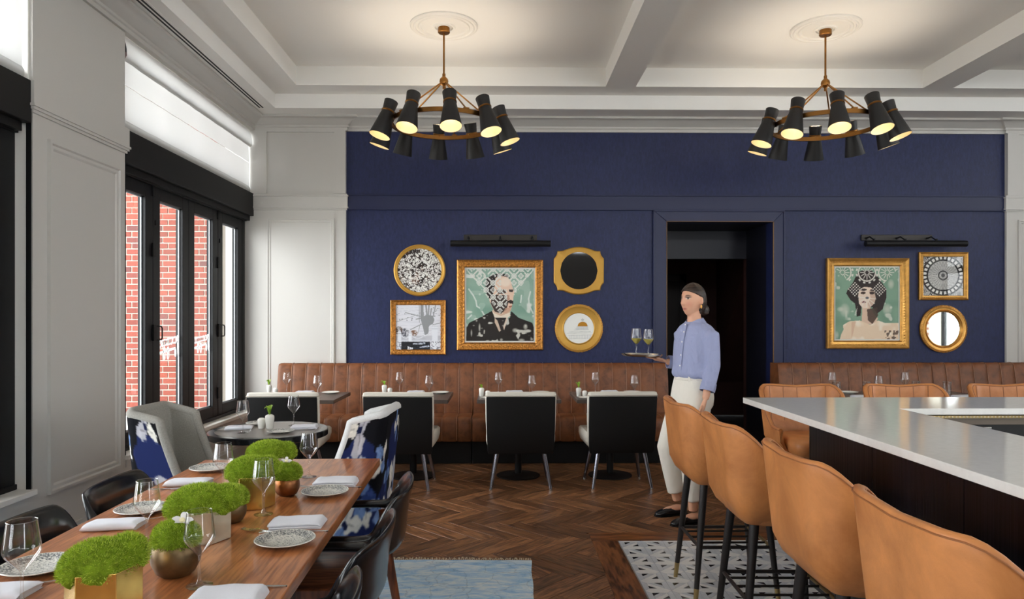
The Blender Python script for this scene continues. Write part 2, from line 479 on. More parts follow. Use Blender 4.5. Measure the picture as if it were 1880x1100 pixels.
for t in 'wgk':
    mb = MB()
    for (_, i, j, x0, y0, fl_) in cells[37:]:
        for k, (tt, poly) in enumerate(PCS):
            if tt == t:
                pp = inset(flip(poly) if fl_ else poly, g)
                mb.prism([(x0 + a, y0 + b) for a, b in pp], -.004, .0008)
    struct(mb.build('mosaic_field', M['marble_' + t], fl, smooth=False), 'stuff')

# ---- ceiling with stepped perimeter and beams
ce = struct(MB().box(XW - .3, XR + .3, YN - .3, YB + .3, ZC, ZC + .1).build('ceiling', M['ceiling_paint'], smooth=False))
c2 = MB()
c2.box(XW - .2, -2.341, YN, YB + .2, Z2, ZC + .05); c2.box(-2.341, XR + .2, 7.37, YB + .2, Z2, ZC + .05)
c2.build('perimeter_soffit', M['ceiling_paint'], ce, smooth=False)
c2 = MB(); c2.box(-2.341, -2.041, YN, 7.37, Z1, ZC + .05); c2.box(-2.041, XR, 7.09, 7.37, Z1, ZC + .05)
c2.build('stepped_border', M['ceiling_paint'], ce, smooth=False)
for bx in (1.05, 4.262, 7.474): MB().box(bx, bx + .302, YN, 7.09, Z1, ZC + .05).build('ceiling_beam', M['ceiling_paint'], ce, smooth=False)
for by in (1.6,): MB().box(-2.041, XR, by - .3, by, Z1 + .001, ZC + .05).build('ceiling_beam', M['ceiling_paint'], ce, smooth=False)
# linear air slot in the soffit above the windows
sl = MB(); sl.box(-2.515, -2.435, YN, 7.36, Z2 - .004, Z2 + .002)
sl.build('slot_frame', M['ceiling_paint'], ce, smooth=False)
for x in (-2.5, -2.468): MB().box(x, x + .016, YN, 7.35, Z2 - .0055, Z2 - .003).build('air_slot', M['black_matte'], ce, smooth=False)

# ---- left wall
def lbox(mb, y0, y1, z0, z1, x1=XW, x0=-2.95): return mb.box(x0, x1, y0, y1, z0, z1)
wl = MB()
piers = [(4.112, 5.11), (0.45, 1.55), (YN, -2.15)]
for (a, b) in piers: lbox(wl, a, b, 0, Z2)
opens = [(5.11, YB), (1.55, 4.112), (-2.15, .45)]
for (a, b) in opens: lbox(wl, a, b, 0, .455); lbox(wl, a, b, 3.515, Z2)
wl = struct(wl.build('wall_left', M['grey_paint'], smooth=False))
def moulding_rect(parent, plane, a0, a1, z0, z1, w=.03, h=.012, flipn=1, two=True):
    """raised picture-frame moulding; plane: ('x',value) or ('y',value); offset sign flipn"""
    mb = MB()
    def ringset(i, d):
        pts = [(a0 + i, z0 + i), (a1 - i, z0 + i), (a1 - i, z1 - i), (a0 + i, z1 - i)]
        if plane[0] == 'x': return [Vector((plane[1] + flipn * d, p[0], p[1])) for p in pts]
        return [Vector((p[0], plane[1] + flipn * d, p[1])) for p in pts]
    prof = [(0, -.002), (0, h), (w * .3, h), (w * .45, h * .45), (w * .75, h * .45), (w, -.002)]
    mb.loft([ringset(i, d) for (i, d) in prof], cap=False)
    return mb.build('panel_moulding', M['grey_paint'], parent, smooth=False)
for (a, b) in piers[:2]:
    moulding_rect(wl, ('x', XW), a + .13, b - .075, .42, 2.53, w=.06, h=.02)
    # cap band on the pier
    cb = MB()
    for (z0, z1, p) in ((2.70, 2.83, .022), (2.685, 2.70, .03), (2.668, 2.685, .022), (2.65, 2.668, .012)):
        cb.box(XW - .06, XW + p, a - p, b + p, z0, z1)
    cb.build('pier_cap', M['grey_paint'], wl, smooth=False)
    bb = MB()
    for (z0, z1, p) in ((0, .16, .022), (.16, .185, .014), (.0, .04, .03)): bb.box(XW - .02, XW + p, a, b, z0, z1)
    struct(bb.build('baseboard_left', M['grey_paint'], None, smooth=False))
for (a, b) in opens:
    bb = MB()
    for (z0, z1, p) in ((0, .16, .022), (.16, .185, .014), (.0, .04, .03)): bb.box(XW - .02, XW + p, a, b, z0, z1)
    struct(bb.build('baseboard_left', M['grey_paint'], None, smooth=False))
    sb = MB(); sb.box(-2.93, XW + .03, a + .001, b - .001, .455, .487)
    struct(sb.build('trim_1', M['white_paint'], None, smooth=False, bevel=.004))
    MB().box(XW - .01, XW + .006, a + .01, b - .01, .40, .455).build('apron', M['grey_paint'], wl, smooth=False)
# white lining of the window reveals
for (a, b) in piers[:2]:
    MB().box(-2.86, XW - .02, a - .012, a, .487, 3.515).build('reveal_lining', M['white_paint'], wl, smooth=False)
    MB().box(-2.72, XW + .001, a - .016, a - .0125, .487, 2.65).build('edge_strip', M['black_metal'], wl, smooth=False)
    MB().box(XW - .09, XW + .001, b, b + .012, .487, 2.6).build('edge_strip', M['black_metal'], wl, smooth=False)

# ---- crown mouldings
def crown(parent, pts, s=1.0, dz=0.0):
    """profile swept along a polyline of wall-face points; interior on the left of travel"""
    prof = [(0.0, 3.515), (.022, 3.515), (.022, 3.545), (.034, 3.552), (.034, 3.572), (.06, 3.585), (.1, 3.615), (.125, 3.628), (.15, 3.632), (.15, 3.654)]
    prof = [(d * s, z + dz) for d, z in prof]
    mb = MB(); rings = []
    P = [Vector(p) for p in pts]
    for i, p in enumerate(P):
        d1 = (p - P[i - 1]).normalized() if i > 0 else None
        d2 = (P[i + 1] - p).normalized() if i < len(P) - 1 else None
        n1 = Vector((-d1.y, d1.x)) if d1 else None; n2 = Vector((-d2.y, d2.x)) if d2 else None
        if n1 and n2: n = (n1 + n2) / (1 + n1.dot(n2))
        else: n = n1 or n2
        rings.append([Vector((p.x + n.x * d, p.y + n.y * d, z)) for d, z in prof])
    mb.loft(rings, cap=False, closed=False)
    return struct(mb.build(parent, M['grey_paint'], None, ang=25))
crown('trim_2', [(XR, YB - .03), (5.585, YB - .03), (5.585, YB), (-1.691, YB), (-1.691, YB - .03), (XW, YB - .03), (XW, YN)])

# ---- back wall
M['wallpaper'], nt, b_ = new_mat('blue_woven_wallpaper')
b_.inputs['Roughness'].default_value = .45; b_.inputs['Specular IOR Level'].default_value = .3
tc = N(nt, 'ShaderNodeTexCoord'); mp = N(nt, 'ShaderNodeMapping'); mp.inputs['Scale'].default_value = (26, 26, 9); nt.links.new(tc.outputs['Object'], mp.inputs[0])
nz = N(nt, 'ShaderNodeTexNoise', i_Scale=2.2, i_Detail=5.0, i_Roughness=.7); nt.links.new(mp.outputs[0], nz.inputs['Vector'])
rp = ramp(nt, nz.outputs[0], [(.3, lin((24, 31, 65))), (.7, lin((38, 46, 86)))]); nt.links.new(rp.outputs[0], b_.inputs['Base Color'])
bp = N(nt, 'ShaderNodeBump', i_Strength=.35, i_Distance=.004); nt.links.new(nz.outputs[0], bp.inputs['Height']); nt.links.new(bp.outputs[0], b_.inputs['Normal'])
DX0, DX1, DZ = 1.816, 3.0, 2.541
wb = MB()
wb.box(-1.75, DX0, YB, YB + .2, 0, Z2); wb.box(DX1, 5.65, YB, YB + .2, 0, Z2); wb.box(DX0, DX1, YB, YB + .2, DZ, Z2)
wb = struct(wb.build('wall_back', M['wallpaper'], smooth=False))
# broad flat rail above the door line
rl = MB(); rl.box(-1.691, 5.585, YB - .022, YB + .01, 2.672, 2.815); rl.box(-1.691, 5.585, YB - .03, YB + .01, 2.815, 2.828); rl.box(-1.691, 5.585, YB - .03, YB + .01, 2.66, 2.672)
struct(rl.build('trim_4', M['blue_paint'], None, smooth=False, bevel=.002))
# door casing
for (poly) in ([(1.672, 0), (DX0, 0), (DX0, DZ), (1.672, 2.66)], [(DX1, 0), (3.12, 0), (3.12, 2.66), (DX1, DZ)], [(DX0, DZ), (DX1, DZ), (3.12, 2.66), (1.672, 2.66)]):
    mb = MB().prism(poly, YB - .025, YB + .01, 'y')
    struct(mb.build('trim_5', M['blue_paint'], None, smooth=False, bevel=.004))
ed = MB()
for (x0, x1, z0, z1) in ((1.668, 1.686, 0, 2.66), (3.106, 3.124, 0, 2.66), (1.668, 3.124, 2.645, 2.66)): ed.box(x0, x1, YB - .037, YB - .02, z0, z1)
struct(ed.build('trim_6', M['blue_paint'], None, smooth=False, bevel=.003))
jb = MB()
for (x0, x1, z0, z1) in ((DX0 - .001, DX0 + .006, 0, DZ), (DX1 - .008, DX1 + .001, 0, DZ), (DX0, DX1, DZ - .006, DZ + .001)): jb.box(x0, x1, YB - .027, YB - .01, z0, z1)
struct(jb.build('trim_7', plain('bronze_edge', (96, 68, 38), .4, metal=.5), None, smooth=False))
# white panelled ends of the back wall
def white_end(x0, x1, pan):
    mb = MB(); mb.box(x0, x1, YB - .03, YB + .2, 0, Z2)
    o = struct(mb.build('wall_back', M['grey_paint'], None, smooth=False))
    cb = MB()
    for (z0, z1, p) in ((2.69, 2.80, .02), (2.80, 2.815, .028), (2.815, 2.83, .014), (2.672, 2.69, .026), (2.655, 2.672, .012)):
        cb.box(x0 - (p if x0 > 0 else 0), x1 + (p if x0 < 0 else 0), YB - .03 - p, YB, z0, z1)
    cb.build('rail_band', M['grey_paint'], o, smooth=False)
    a, b = pan
    # sunk upper panel frame: stiles and rails stand proud
    f = MB(); y0, y1 = YB - .05, YB - .029
    f.box(x0, a, y0, y1, 2.83, 3.53); f.box(b, x1, y0, y1, 2.83, 3.53); f.box(a, b, y0, y1, 3.5, 3.53)
    f.build('panel_frame', M['grey_paint'], o, smooth=False)
    moulding_rect(o, ('y', YB - .03), a, b, .2, 2.56, w=.045, h=.018, flipn=-1)
    return o
white_end(XW - .3, -1.691, (-2.545, -1.815))
white_end(5.585, XR + .3, (5.71, 6.9))
# vestibule behind the door
dk = plain('vestibule_paint', (20, 20, 34), .5); br = plain('dark_brown_wall', (74, 44, 38), .6, var=.1, vscale=3)
vs = MB(); vs.box(DX0 - .2, DX0, YB + .2, 8.62, 0, DZ + .3); vs.box(DX1, DX1 + .2, YB + .2, 8.62, 0, DZ + .3)
vs.box(DX0 - .2, DX1 + .2, YB + .2, 8.62, DZ, DZ + .2); vs.box(DX0 - .2, DX1 + .2, 8.62, 8.72, 2.204, DZ + .3)
struct(vs.build('wall_passage', dk, None, smooth=False))
vb = MB(); vb.box(.6, .8, 8.62, 11, 0, 2.9); vb.box(4.3, 4.5, 8.62, 11, 0, 2.9); vb.box(.6, 4.5, 10.8, 11, 0, 2.9); vb.box(.6, 4.5, 8.72, 11, 2.7, 2.9); vb.box(.6, DX0 - .0, 8.62, 8.72, 0, 2.9); vb.box(DX1, 4.5, 8.62, 8.72, 0, 2.9)
struct(vb.build('wall_inner', br, None, smooth=False))
vp = MB(); vp.box(1.9, 2.72, 10.76, 10.81, .1, 2.05); vp.box(1.8, 1.9, 10.74, 10.81, 0, 2.15); vp.box(2.72, 2.82, 10.74, 10.81, 0, 2.15); vp.box(1.8, 2.82, 10.74, 10.81, 2.05, 2.15)
struct(vp.build('door_1', plain('dark_door', (30, 22, 22), .5), None, smooth=False, bevel=.004))
st = MB().prism([(9.2, 2.7), (10.8, 2.7), (10.8, .5)], 3.3, 4.3, 'x')
struct(st.build('trim_8', br, None, smooth=False))

# ---- right and rear walls (behind and beside the camera) with their windows
wr = MB()
for (a, b) in ((1.4, YB), (YN, -.9)): wr.box(XR, XR + .25, a, b, 0, Z2)
wr.box(XR, XR + .25, -.9, 1.4, 0, .47); wr.box(XR, XR + .25, -.9, 1.4, 3.4, Z2)
struct(wr.build('wall_right', M['grey_paint'], None, smooth=False))
wn = MB(); wn.box(XW - .3, 4.5, YN - .25, YN, 0, Z2); wn.box(6.1, XR + .3, YN - .25, YN, 0, Z2); wn.box(4.5, 6.1, YN - .25, YN, 0, .47); wn.box(4.5, 6.1, YN - .25, YN, 3.4, Z2)
struct(wn.build('wall_rear', M['grey_paint'], None, smooth=False))
def simple_window(name, axis, plane, a, b, z0=.47, z1=3.4, n=4):
    fr = MB(); t = .035
    def bx(p0, p1, q0, q1):
        if axis == 'x': fr.box(plane - t, plane + t, p0, p1, q0, q1)
        else: fr.box(p0, p1, plane - t, plane + t, q0, q1)
    bx(a, b, z0, z0 + .09); bx(a, b, z1 - .09, z1); bx(a, b, 2.45, 2.6)
    for k in range(n + 1):
        p = a + (b - a) * k / n; bx(max(a, p - .055), min(b, p + .055), z0, z1)
    w = struct(fr.build(name, M['black_metal'], None, smooth=False))
    gl = MB()
    for k in range(n):
        p0 = a + (b - a) * k / n + .05; p1 = a + (b - a) * (k + 1) / n - .05
        for (q0, q1) in ((z0 + .08, 2.46), (2.59, z1 - .08)):
            if axis == 'x': v = [(plane, p0, q0), (plane, p1, q0), (plane, p1, q1), (plane, p0, q1)]
            else: v = [(p0, plane, q0), (p1, plane, q0), (p1, plane, q1), (p0, plane, q1)]
            MB().add(v, [(0, 1, 2, 3)]).build('pane', M['window_glass'], w, smooth=False)
    return w
simple_window('window_4', 'x', XR + .14, -.9, 1.4, n=2)
simple_window('window_5', 'y', YN - .14, 4.5, 6.1, n=2)
M['bead'] = plain('grey_bead', (150, 155, 158), .4)
# ---- folding windows of the left wall
def folding_window(name, y_end, n, wpan=.65, jamb=.10):
    """n panels counted from the far end y_end towards the camera"""
    z0, z1 = .487, 2.6
    fr = MB(); x0, x1 = XG - .06, XG + .015
    fr.box(x0, x1, y_end, y_end + jamb, z0, z1)                      # far jamb
    fr.box(x0, x1 + .02, y_end - n * wpan - .1, y_end + jamb, z1 - .07, z1)   # head track
    fr.box(x0, x1 + .012, y_end - n * wpan - .1, y_end + jamb, z0 - .001, z0 + .03)
    fr.box(x0, x1, y_end - n * wpan - .1, y_end - n * wpan, z0, z1)
    fr.box(x0 - .02, x1, y_end - n * wpan - .1, y_end + jamb, 2.83, 2.9); fr.box(x0 - .02, x1, y_end - n * wpan - .1, y_end + jamb, 3.45, 3.515)
    w = struct(fr.build(name, M['black_metal'], None, smooth=False, bevel=.003))
    sh = {}
    for k in range(n):
        b = y_end - k * wpan; a = b - wpan
        gy0, gy1, gz0, gz1 = a + .118, b - .118, .618, 2.43
        s = MB(); e = .0025
        s.box(XG - .05, XG + .012, a + e, gy0, z0 + .03, z1 - .07); s.box(XG - .05, XG + .012, gy1, b - e, z0 + .03, z1 - .07)
        s.box(XG - .05, XG + .012, gy0, gy1, z0 + .03, gz0); s.box(XG - .05, XG + .012, gy0, gy1, gz1, z1 - .07)
        p = s.build('sash', M['black_metal'], w, smooth=False, bevel=.003)
        MB().add([(XG - .02, gy0, gz0), (XG - .02, gy1, gz0), (XG - .02, gy1, gz1), (XG - .02, gy0, gz1)], [(0, 1, 2, 3)]).build('pane', M['window_glass'], p, smooth=False)
        bd = MB(); t = .012
        for (q0, q1, r0, r1) in ((gy0, gy0 + t, gz0, gz1), (gy1 - t, gy1, gz0, gz1), (gy0, gy1, gz0, gz0 + t), (gy0, gy1, gz1 - t, gz1)):
            bd.box(XG - .026, XG - .016, q0, q1, r0, r1)
        bd.build('glazing_bead', M['bead'], p, smooth=False)
        MB().add([(XG - .02, a + .1, 2.9), (XG - .02, b - .1, 2.9), (XG - .02, b - .1, 3.45), (XG - .02, a + .1, 3.45)], [(0, 1, 2, 3)]).build('transom_pane', M['window_glass'], w, smooth=False)
    # hinges, shoot bolts and pull handles on every second meeting stile
    for k in ((1, 3) if n == 4 else (1,)):
        y = y_end - k * wpan
        for z in (2.50, 2.02, .74):
            MB().box(XG + .012, XG + .026, y - .022, y + .022, z - .055, z + .055).build('hinge', M['black_matte'], w, smooth=False, bevel=.003)
        MB().box(XG + .012, XG + .022, y + .03, y + .04, 2.22, 2.26).build('shoot_bolt', M['black_matte'], w, smooth=False)
        MB().box(XG + .012, XG + .03, y - .02, y + .03, 1.29, 1.42).build('latch_plate', M['black_matte'], w, smooth=False, bevel=.004)
        MB().tube([(XG + .02, y + .02, 1.41), (XG + .045, y + .07, 1.405), (XG + .045, y + .085, 1.39), (XG + .045, y + .085, 1.31), (XG + .045, y + .07, 1.298), (XG + .02, y + .02, 1.295)], .006, 6).build('pull_handle', M['black_matte'], w)
    return w
w1 = folding_window('window_1', 7.665, 4)
w2 = folding_window('window_2', 3.85, 4, .56, .26)
folding_window('window_3', .36, 4, .6)
# etched script on two panes of window_1, read from outside
M['vinyl'] = bpy.data.materials.new('white_vinyl'); M['vinyl'].use_nodes = True; nt = M['vinyl'].node_tree; nt.nodes.clear()
_o = N(nt, 'ShaderNodeOutputMaterial'); _m = N(nt, 'ShaderNodeMixShader'); _m.inputs[0].default_value = .6; _d = N(nt, 'ShaderNodeBsdfDiffuse'); _d.inputs[0].default_value = (.85, .85, .85, 1); _t = N(nt, 'ShaderNodeBsdfTranslucent'); _t.inputs[0].default_value = (.5, .5, .5, 1)
nt.links.new(_d.outputs[0], _m.inputs[1]); nt.links.new(_t.outputs[0], _m.inputs[2]); nt.links.new(_m.outputs[0], _o.inputs[0])
def script(y0, y1, zc, hh):
    """strokes laid on the pane; y1 is where the first letter stands"""
    sx = (y1 - y0) / 540.0
    def q(px, py): return (XG - .0175, y0 + (px - 155) * sx, zc - (py - 600) * hh / 300.0)
    mb = MB()
    def stroke(pts, w):
        P = [Vector(q(*p)) for p in pts]; ww = w * sx
        for i in range(len(P) - 1):
            d = (P[i + 1] - P[i]); n = Vector((0, -d.z, d.y)).normalized() * ww / 2
            mb.add([P[i] - n, P[i] + n, P[i + 1] + n, P[i + 1] - n], [(0, 1, 2, 3)])
    def loop(cx, cy, rx, ry, a0=0, a1=2 * pi, w=18, n=14):
        stroke([(cx + rx * cos(a0 + (a1 - a0) * k / n), cy + ry * sin(a0 + (a1 - a0) * k / n)) for k in range(n + 1)], w)
    stroke([(640, 560), (625, 490), (645, 465), (672, 500), (690, 600), (695, 720), (675, 748), (655, 720), (650, 620), (640, 540)], 22)
    for i, cx in enumerate((585, 545, 495, 455, 415, 370, 330, 290, 240, 200, 170)):
        loop(cx, 520 + i * 5, 22, 44 - 6 * (i % 2), 0, 2 * pi, 17)
    stroke([(590, 632), (155, 690)], 26)
    loop(415, 690, 22, 80); loop(328, 690, 20, 80); loop(590, 690, 14, 55)
    return mb.build('etched_script', M['vinyl'], w1, smooth=False)
script(5.835, 6.25, 1.235, .19); script(6.505, 6.885, 1.245, .165)

# black roller-shutter box over each window
for k, (a, b) in enumerate(opens):
    mb = MB(); mb.box(-2.90, XW + .004, a + .001, b - .031 if b > 7 else b - .013, 2.585, 2.83)
    o = struct(mb.build('trim_9', M['black_metal'], None, smooth=False, bevel=.004))
    MB().box(-2.84, XW - .035, a + .01, b - .04, 2.535, 2.585).build('track', M['black_matte'], o, smooth=False)

# ---- outside: brick wall facing the window, pale paving, pier
brick_m, nt, b_ = new_mat('red_brick')
oi = N(nt, 'ShaderNodeObjectInfo'); tc = N(nt, 'ShaderNodeTexCoord')
rp = ramp(nt, oi.outputs['Random'], [(0, lin((108, 51, 40))), (.5, lin((130, 63, 48))), (.85, lin((119, 57, 46))), (1, lin((92, 53, 49)))])
nz = N(nt, 'ShaderNodeTexNoise', i_Scale=60.0, i_Detail=4.0); nt.links.new(tc.outputs['Object'], nz.inputs['Vector'])
mx = N(nt, 'ShaderNodeMix', data_type='RGBA', blend_type='MULTIPLY'); mx.inputs[0].default_value = .5
nt.links.new(rp.outputs[0], mx.inputs[6]); rp2 = ramp(nt, nz.outputs[0], [(.3, (.6, .6, .6, 1)), (.6, (1, 1, 1, 1))]); nt.links.new(rp2.outputs[0], mx.inputs[7])
nt.links.new(mx.outputs[2], b_.inputs['Base Color']); b_.inputs['Roughness'].default_value = .9
mortar = plain('mortar', (158, 153, 142), .95, bump=.4, bscale=150)
YO = 8.37
wo = struct(MB().box(-7.5, -3.27, YO, YO + .3, .25, 5.2).build('wall_outside', mortar, None, smooth=False))
CH, BL = .0689, .212
bmesh_ = MB().box(-.1, .1, -.007, .0, -.0285, .0285)
bp0 = bmesh_.build('brick', brick_m, wo, smooth=False, bevel=.003)
half = MB().box(-.047, .047, -.007, 0, -.0285, .0285).build('brick', brick_m, None, smooth=False, link=False).data
nb = 0; first = True
rest = MB()
for r in range(0, 70):
    z = .36 + CH * (r + .5)
    off = .065 if r % 2 else 0.0
    x = -3.275 - .1 - off
    k = 0
    while x > -7.4:
        inview = -4.75 < x and z < 2.62
        if inview and nb < 300:
            if first: o = bp0; first = False
            else: o = bp0.copy(); C.objects.link(o); o.parent = wo
            o.location = (x, YO - .0, z); nb += 1
        else:
            rest.box(x - .1, x + .1, YO - .007, YO, z - .0285, z + .0285)
        x -= BL
struct(rest.build('brick_field', brick_m, wo, smooth=False), 'stuff')
struct(MB().box(-12, -2.95, -8, 8.7, .1, .3).build('ground_outside', plain('paving', (188, 186, 180), .9, var=.08, vscale=6), None, smooth=False))
pav = MB()
struct(MB().box(-5.2, -3.0, 7.6, YO, .3, .37).build('trim_10', plain('stone_ledge', (196, 196, 192), .85, var=.06, vscale=8), None, smooth=False, bevel=.01))
pr = MB(); pr.box(-3.265, -2.96, 8.2, 8.7, .3, 5)
for k in range(5): pr.box(-3.25 + k * .055, -3.215 + k * .055, 8.188, 8.2, .3, 5)
struct(pr.build('wall_pier', plain('beige_cladding', (104, 97, 87), .8), None, smooth=False))
# brick pier and paving outside the right wall
struct(MB().box(9.76, 17, -8, 9, .1, .3).build('ground_outside', plain('paving_right', (188, 186, 180), .9), None, smooth=False))
bwr = struct(MB().box(11.0, 11.3, -3.6, -2.5, .3, 4.6).build('wall_street', mortar, None, smooth=False))
rest = MB()
for r in range(62):
    y = -3.58 + (.1 if r % 2 else .2)
    while y < -2.58:
        rest.box(10.992, 11.0, y - .1, y + .1, .3 + CH * (r + .5) - .028, .3 + CH * (r + .5) + .028); y += BL
struct(rest.build('brick_field', brick_m, bwr, smooth=False), 'stuff')

# eaves over the windows, unseen, added to keep sky light off bricks and blinds
struct(MB().box(-4.3, -2.95, YN, 9.0, 3.75, 3.9).build('trim_11', plain('shading_overhang', (120, 116, 110), .8), None, smooth=False))
# ---- roman blinds above the shutter boxes
fab = bpy.data.materials.new('blind_fabric'); fab.use_nodes = True; nt = fab.node_tree; nt.nodes.clear()
out = N(nt, 'ShaderNodeOutputMaterial'); mxs = N(nt, 'ShaderNodeMixShader'); mxs.inputs[0].default_value = .45
df = N(nt, 'ShaderNodeBsdfDiffuse'); df.inputs[0].default_value = (.7, .69, .66, 1); tl = N(nt, 'ShaderNodeBsdfTranslucent'); tl.inputs[0].default_value = (.36, .36, .35, 1)
nt.links.new(df.outputs[0], mxs.inputs[1]); nt.links.new(tl.outputs[0], mxs.inputs[2]); nt.links.new(mxs.outputs[0], out.inputs[0])
def blind(y0, y1, label):
    r = thing('roman_blind', label, 'blind', (-2.75, (y0 + y1) / 2, 2.83))
    L = (y1 - y0) / 2 - .02
    def surf(prof, nm):
        rows = []
        ny = 40
        for (d, z) in prof:
            rows.append([Vector((d + .0025 * sin(k * 1.7 + z * 9) * (1 if k % 3 else .2), -L + 2 * L * k / ny, z + .0012 * sin(k * .9))) for k in range(ny + 1)])
        mb = MB(); mb.loft(rows, cap=False, closed=False)
        return mb.build(nm, fab, r, ang=80)
    surf([(.03, .68), (.045, .64), (.058, .58), (.06, .53), (.045, .505), (.03, .50)], 'top_fold')
    surf([(.018, .52), (.018, .50), (.02, .335)], 'panel')
    surf([(.02, .33), (.02, .2), (.022, .07)], 'panel')
    surf([(.022, .075), (.034, .055), (.036, .03), (.028, .005), (.02, .002)], 'hem')
    return r
blind(5.115, 7.73, 'long white translucent roman blind drawn over the transom by the far corner')
blind(1.56, 4.098, 'white translucent roman blind at the left edge of the picture')
# ================================================================== FURNITURE
# ---- banquettes: each channel of back and seat is a piece of its own
M['ban_piping'] = plain('banquette_piping', (150, 104, 74), .35)
def banquette(x0, x1, label, wch=.1475, stitch_end=False):
    n = round((x1 - x0) / wch); w = (x1 - x0) / n
    r = thing('banquette', label, 'banquette', ((x0 + x1) / 2, 7.35, 0))
    L = (x1 - x0) / 2
    back = [(.10, .36), (.10, .46), (.115, .6), (.14, .8), (.165, .93), (.175, .97), (.195, .992), (.225, .998), (.27, .995), (.40, .985)]
    seat = [(.12, .478), (0, .482), (-.12, .484), (-.2, .478), (-.235, .455), (-.248, .42), (-.25, .33), (-.248, .25), (-.24, .235)]
    for (nm, prof, bl) in (('back_channel', back, .007), ('seat_channel', seat, .008)):
        sgn = -1 if nm == 'back_channel' else 1
        P = [Vector((0, y, z)) for y, z in prof]; rows = []
        nx = 8
        for k in range(nx + 1):
            t = -1 + 2 * k / nx; b = bl * (sqrt(max(0, 1 - abs(t) ** 3)) - 1)
            row = []
            for i, p in enumerate(P):
                d = (P[min(i + 1, len(P) - 1)] - P[max(i - 1, 0)]).normalized()
                nrm = Vector((0, -d.z, d.y)) if nm == 'back_channel' else Vector((0, d.z, -d.y))
                row.append(p + nrm * b + Vector((t * (w / 2 - .0008), 0, 0)))
            rows.append(row)
        mb = MB(); mb.loft(rows, cap=False, closed=False)
        # close the shell behind so that it has depth
        e0 = [v.copy() for v in rows[0]]; e1 = [v.copy() for v in rows[-1]]
        back_pts0 = [e0[0] + Vector((0, .3, -.0)), e0[-1] + Vector((0, .0, -.05))]
        proto = mb.build(nm, M['ban_leather'], r, ang=60)
        for k in range(n):
            o = proto if k == 0 else proto.copy()
            if k: C.objects.link(o); o.parent = r
            o.location = (-L + w * (k + .5), 0, 0)
    for (nm, prof) in (('back_piping', back), ('seat_piping', seat)):
        pp_ = MB().tube([(0, y, z) for y, z in prof[1:-1]], .0032, 6).build(nm, M['ban_piping'], r, ang=80)
        for k in range(1, n):
            o = pp_ if k == 1 else pp_.copy()
            if k > 1: C.objects.link(o); o.parent = r
            o.location = (-L + w * k, .002 if nm == 'back_piping' else .001, 0)
    core = MB(); core.prism([(-.225, .24), (.08, .24), (.08, .46), (-.2, .46)], -L + .004, L - .004, 'x')
    core.prism([(.12, .24), (.41, .24), (.41, .98), (.2, .98)], -L + .004, L - .004, 'x')
    core.build('frame', M['ban_leather'], r, smooth=False)
    for s in (-1, 1):
        e = MB(); e.prism([(-.246, .24), (.41, .24), (.41, .99), (.2, .99), (.115, .6), (.105, .478), (-.22, .478), (-.246, .43)], s * (L - .005) - .004, s * (L - .005) + .004, 'x')
        e.build('end_panel', M['ban_leather'], r, smooth=False, bevel=.004)
    pl = MB(); pl.box(-L + .002, L - .002, -.165, .41, 0, .245)
    pl.build('plinth', M['black_matte'], r, smooth=False, bevel=.003)
    return r
banquette(-2.358, -.2985, 'brown leather channelled banquette in the corner by the window')
banquette(-.2945, 1.775, 'brown leather channelled banquette ending at the dark doorway, under the large portrait')
banquette(2.962, 4.616, 'brown leather channelled banquette right of the doorway, behind the bar')
banquette(4.62, 6.4, 'brown leather channelled banquette at the right edge of the picture')

# ---- square cafe tables along the banquette
def cafe_table(x, y, w, label):
    t = thing('cafe_table', label, 'table', (x, y, 0), 0, 'square tables along the banquettes')
    MB().box(-w / 2, w / 2, -.35, .35, .716, .75).build('tabletop', M['table_dark'], t, smooth=False, bevel=.004)
    MB().lathe([(.032, .012), (.032, .7), (.1, .705), (.1, .716), (0, .716)], 20).build('column', M['black_metal'], t)
    MB().lathe([(0, 0), (.2, 0), (.205, .006), (.2, .012), (.06, .022), (.045, .03), (.03, .03)], 40).build('base_disc', M['black_matte'], t)
    return t
TABX = [-1.875, -.82, .16, 1.02]
tl_ = ['dark square cafe table at the window end of the banquette', 'dark square cafe table behind the blue floral chair on the right', 'dark square cafe table under the large portrait, right half of the banquette', 'dark square cafe table beside the waitress']
for x, l, w_ in zip(TABX, tl_, (.8, .7, .75, .69)): cafe_table(x, 6.62, w_, l)
cafe_table(3.36, 6.62, .7, 'dark square cafe table behind the bar, left one'); cafe_table(4.12, 6.62, .7, 'dark square cafe table behind the bar, right one')

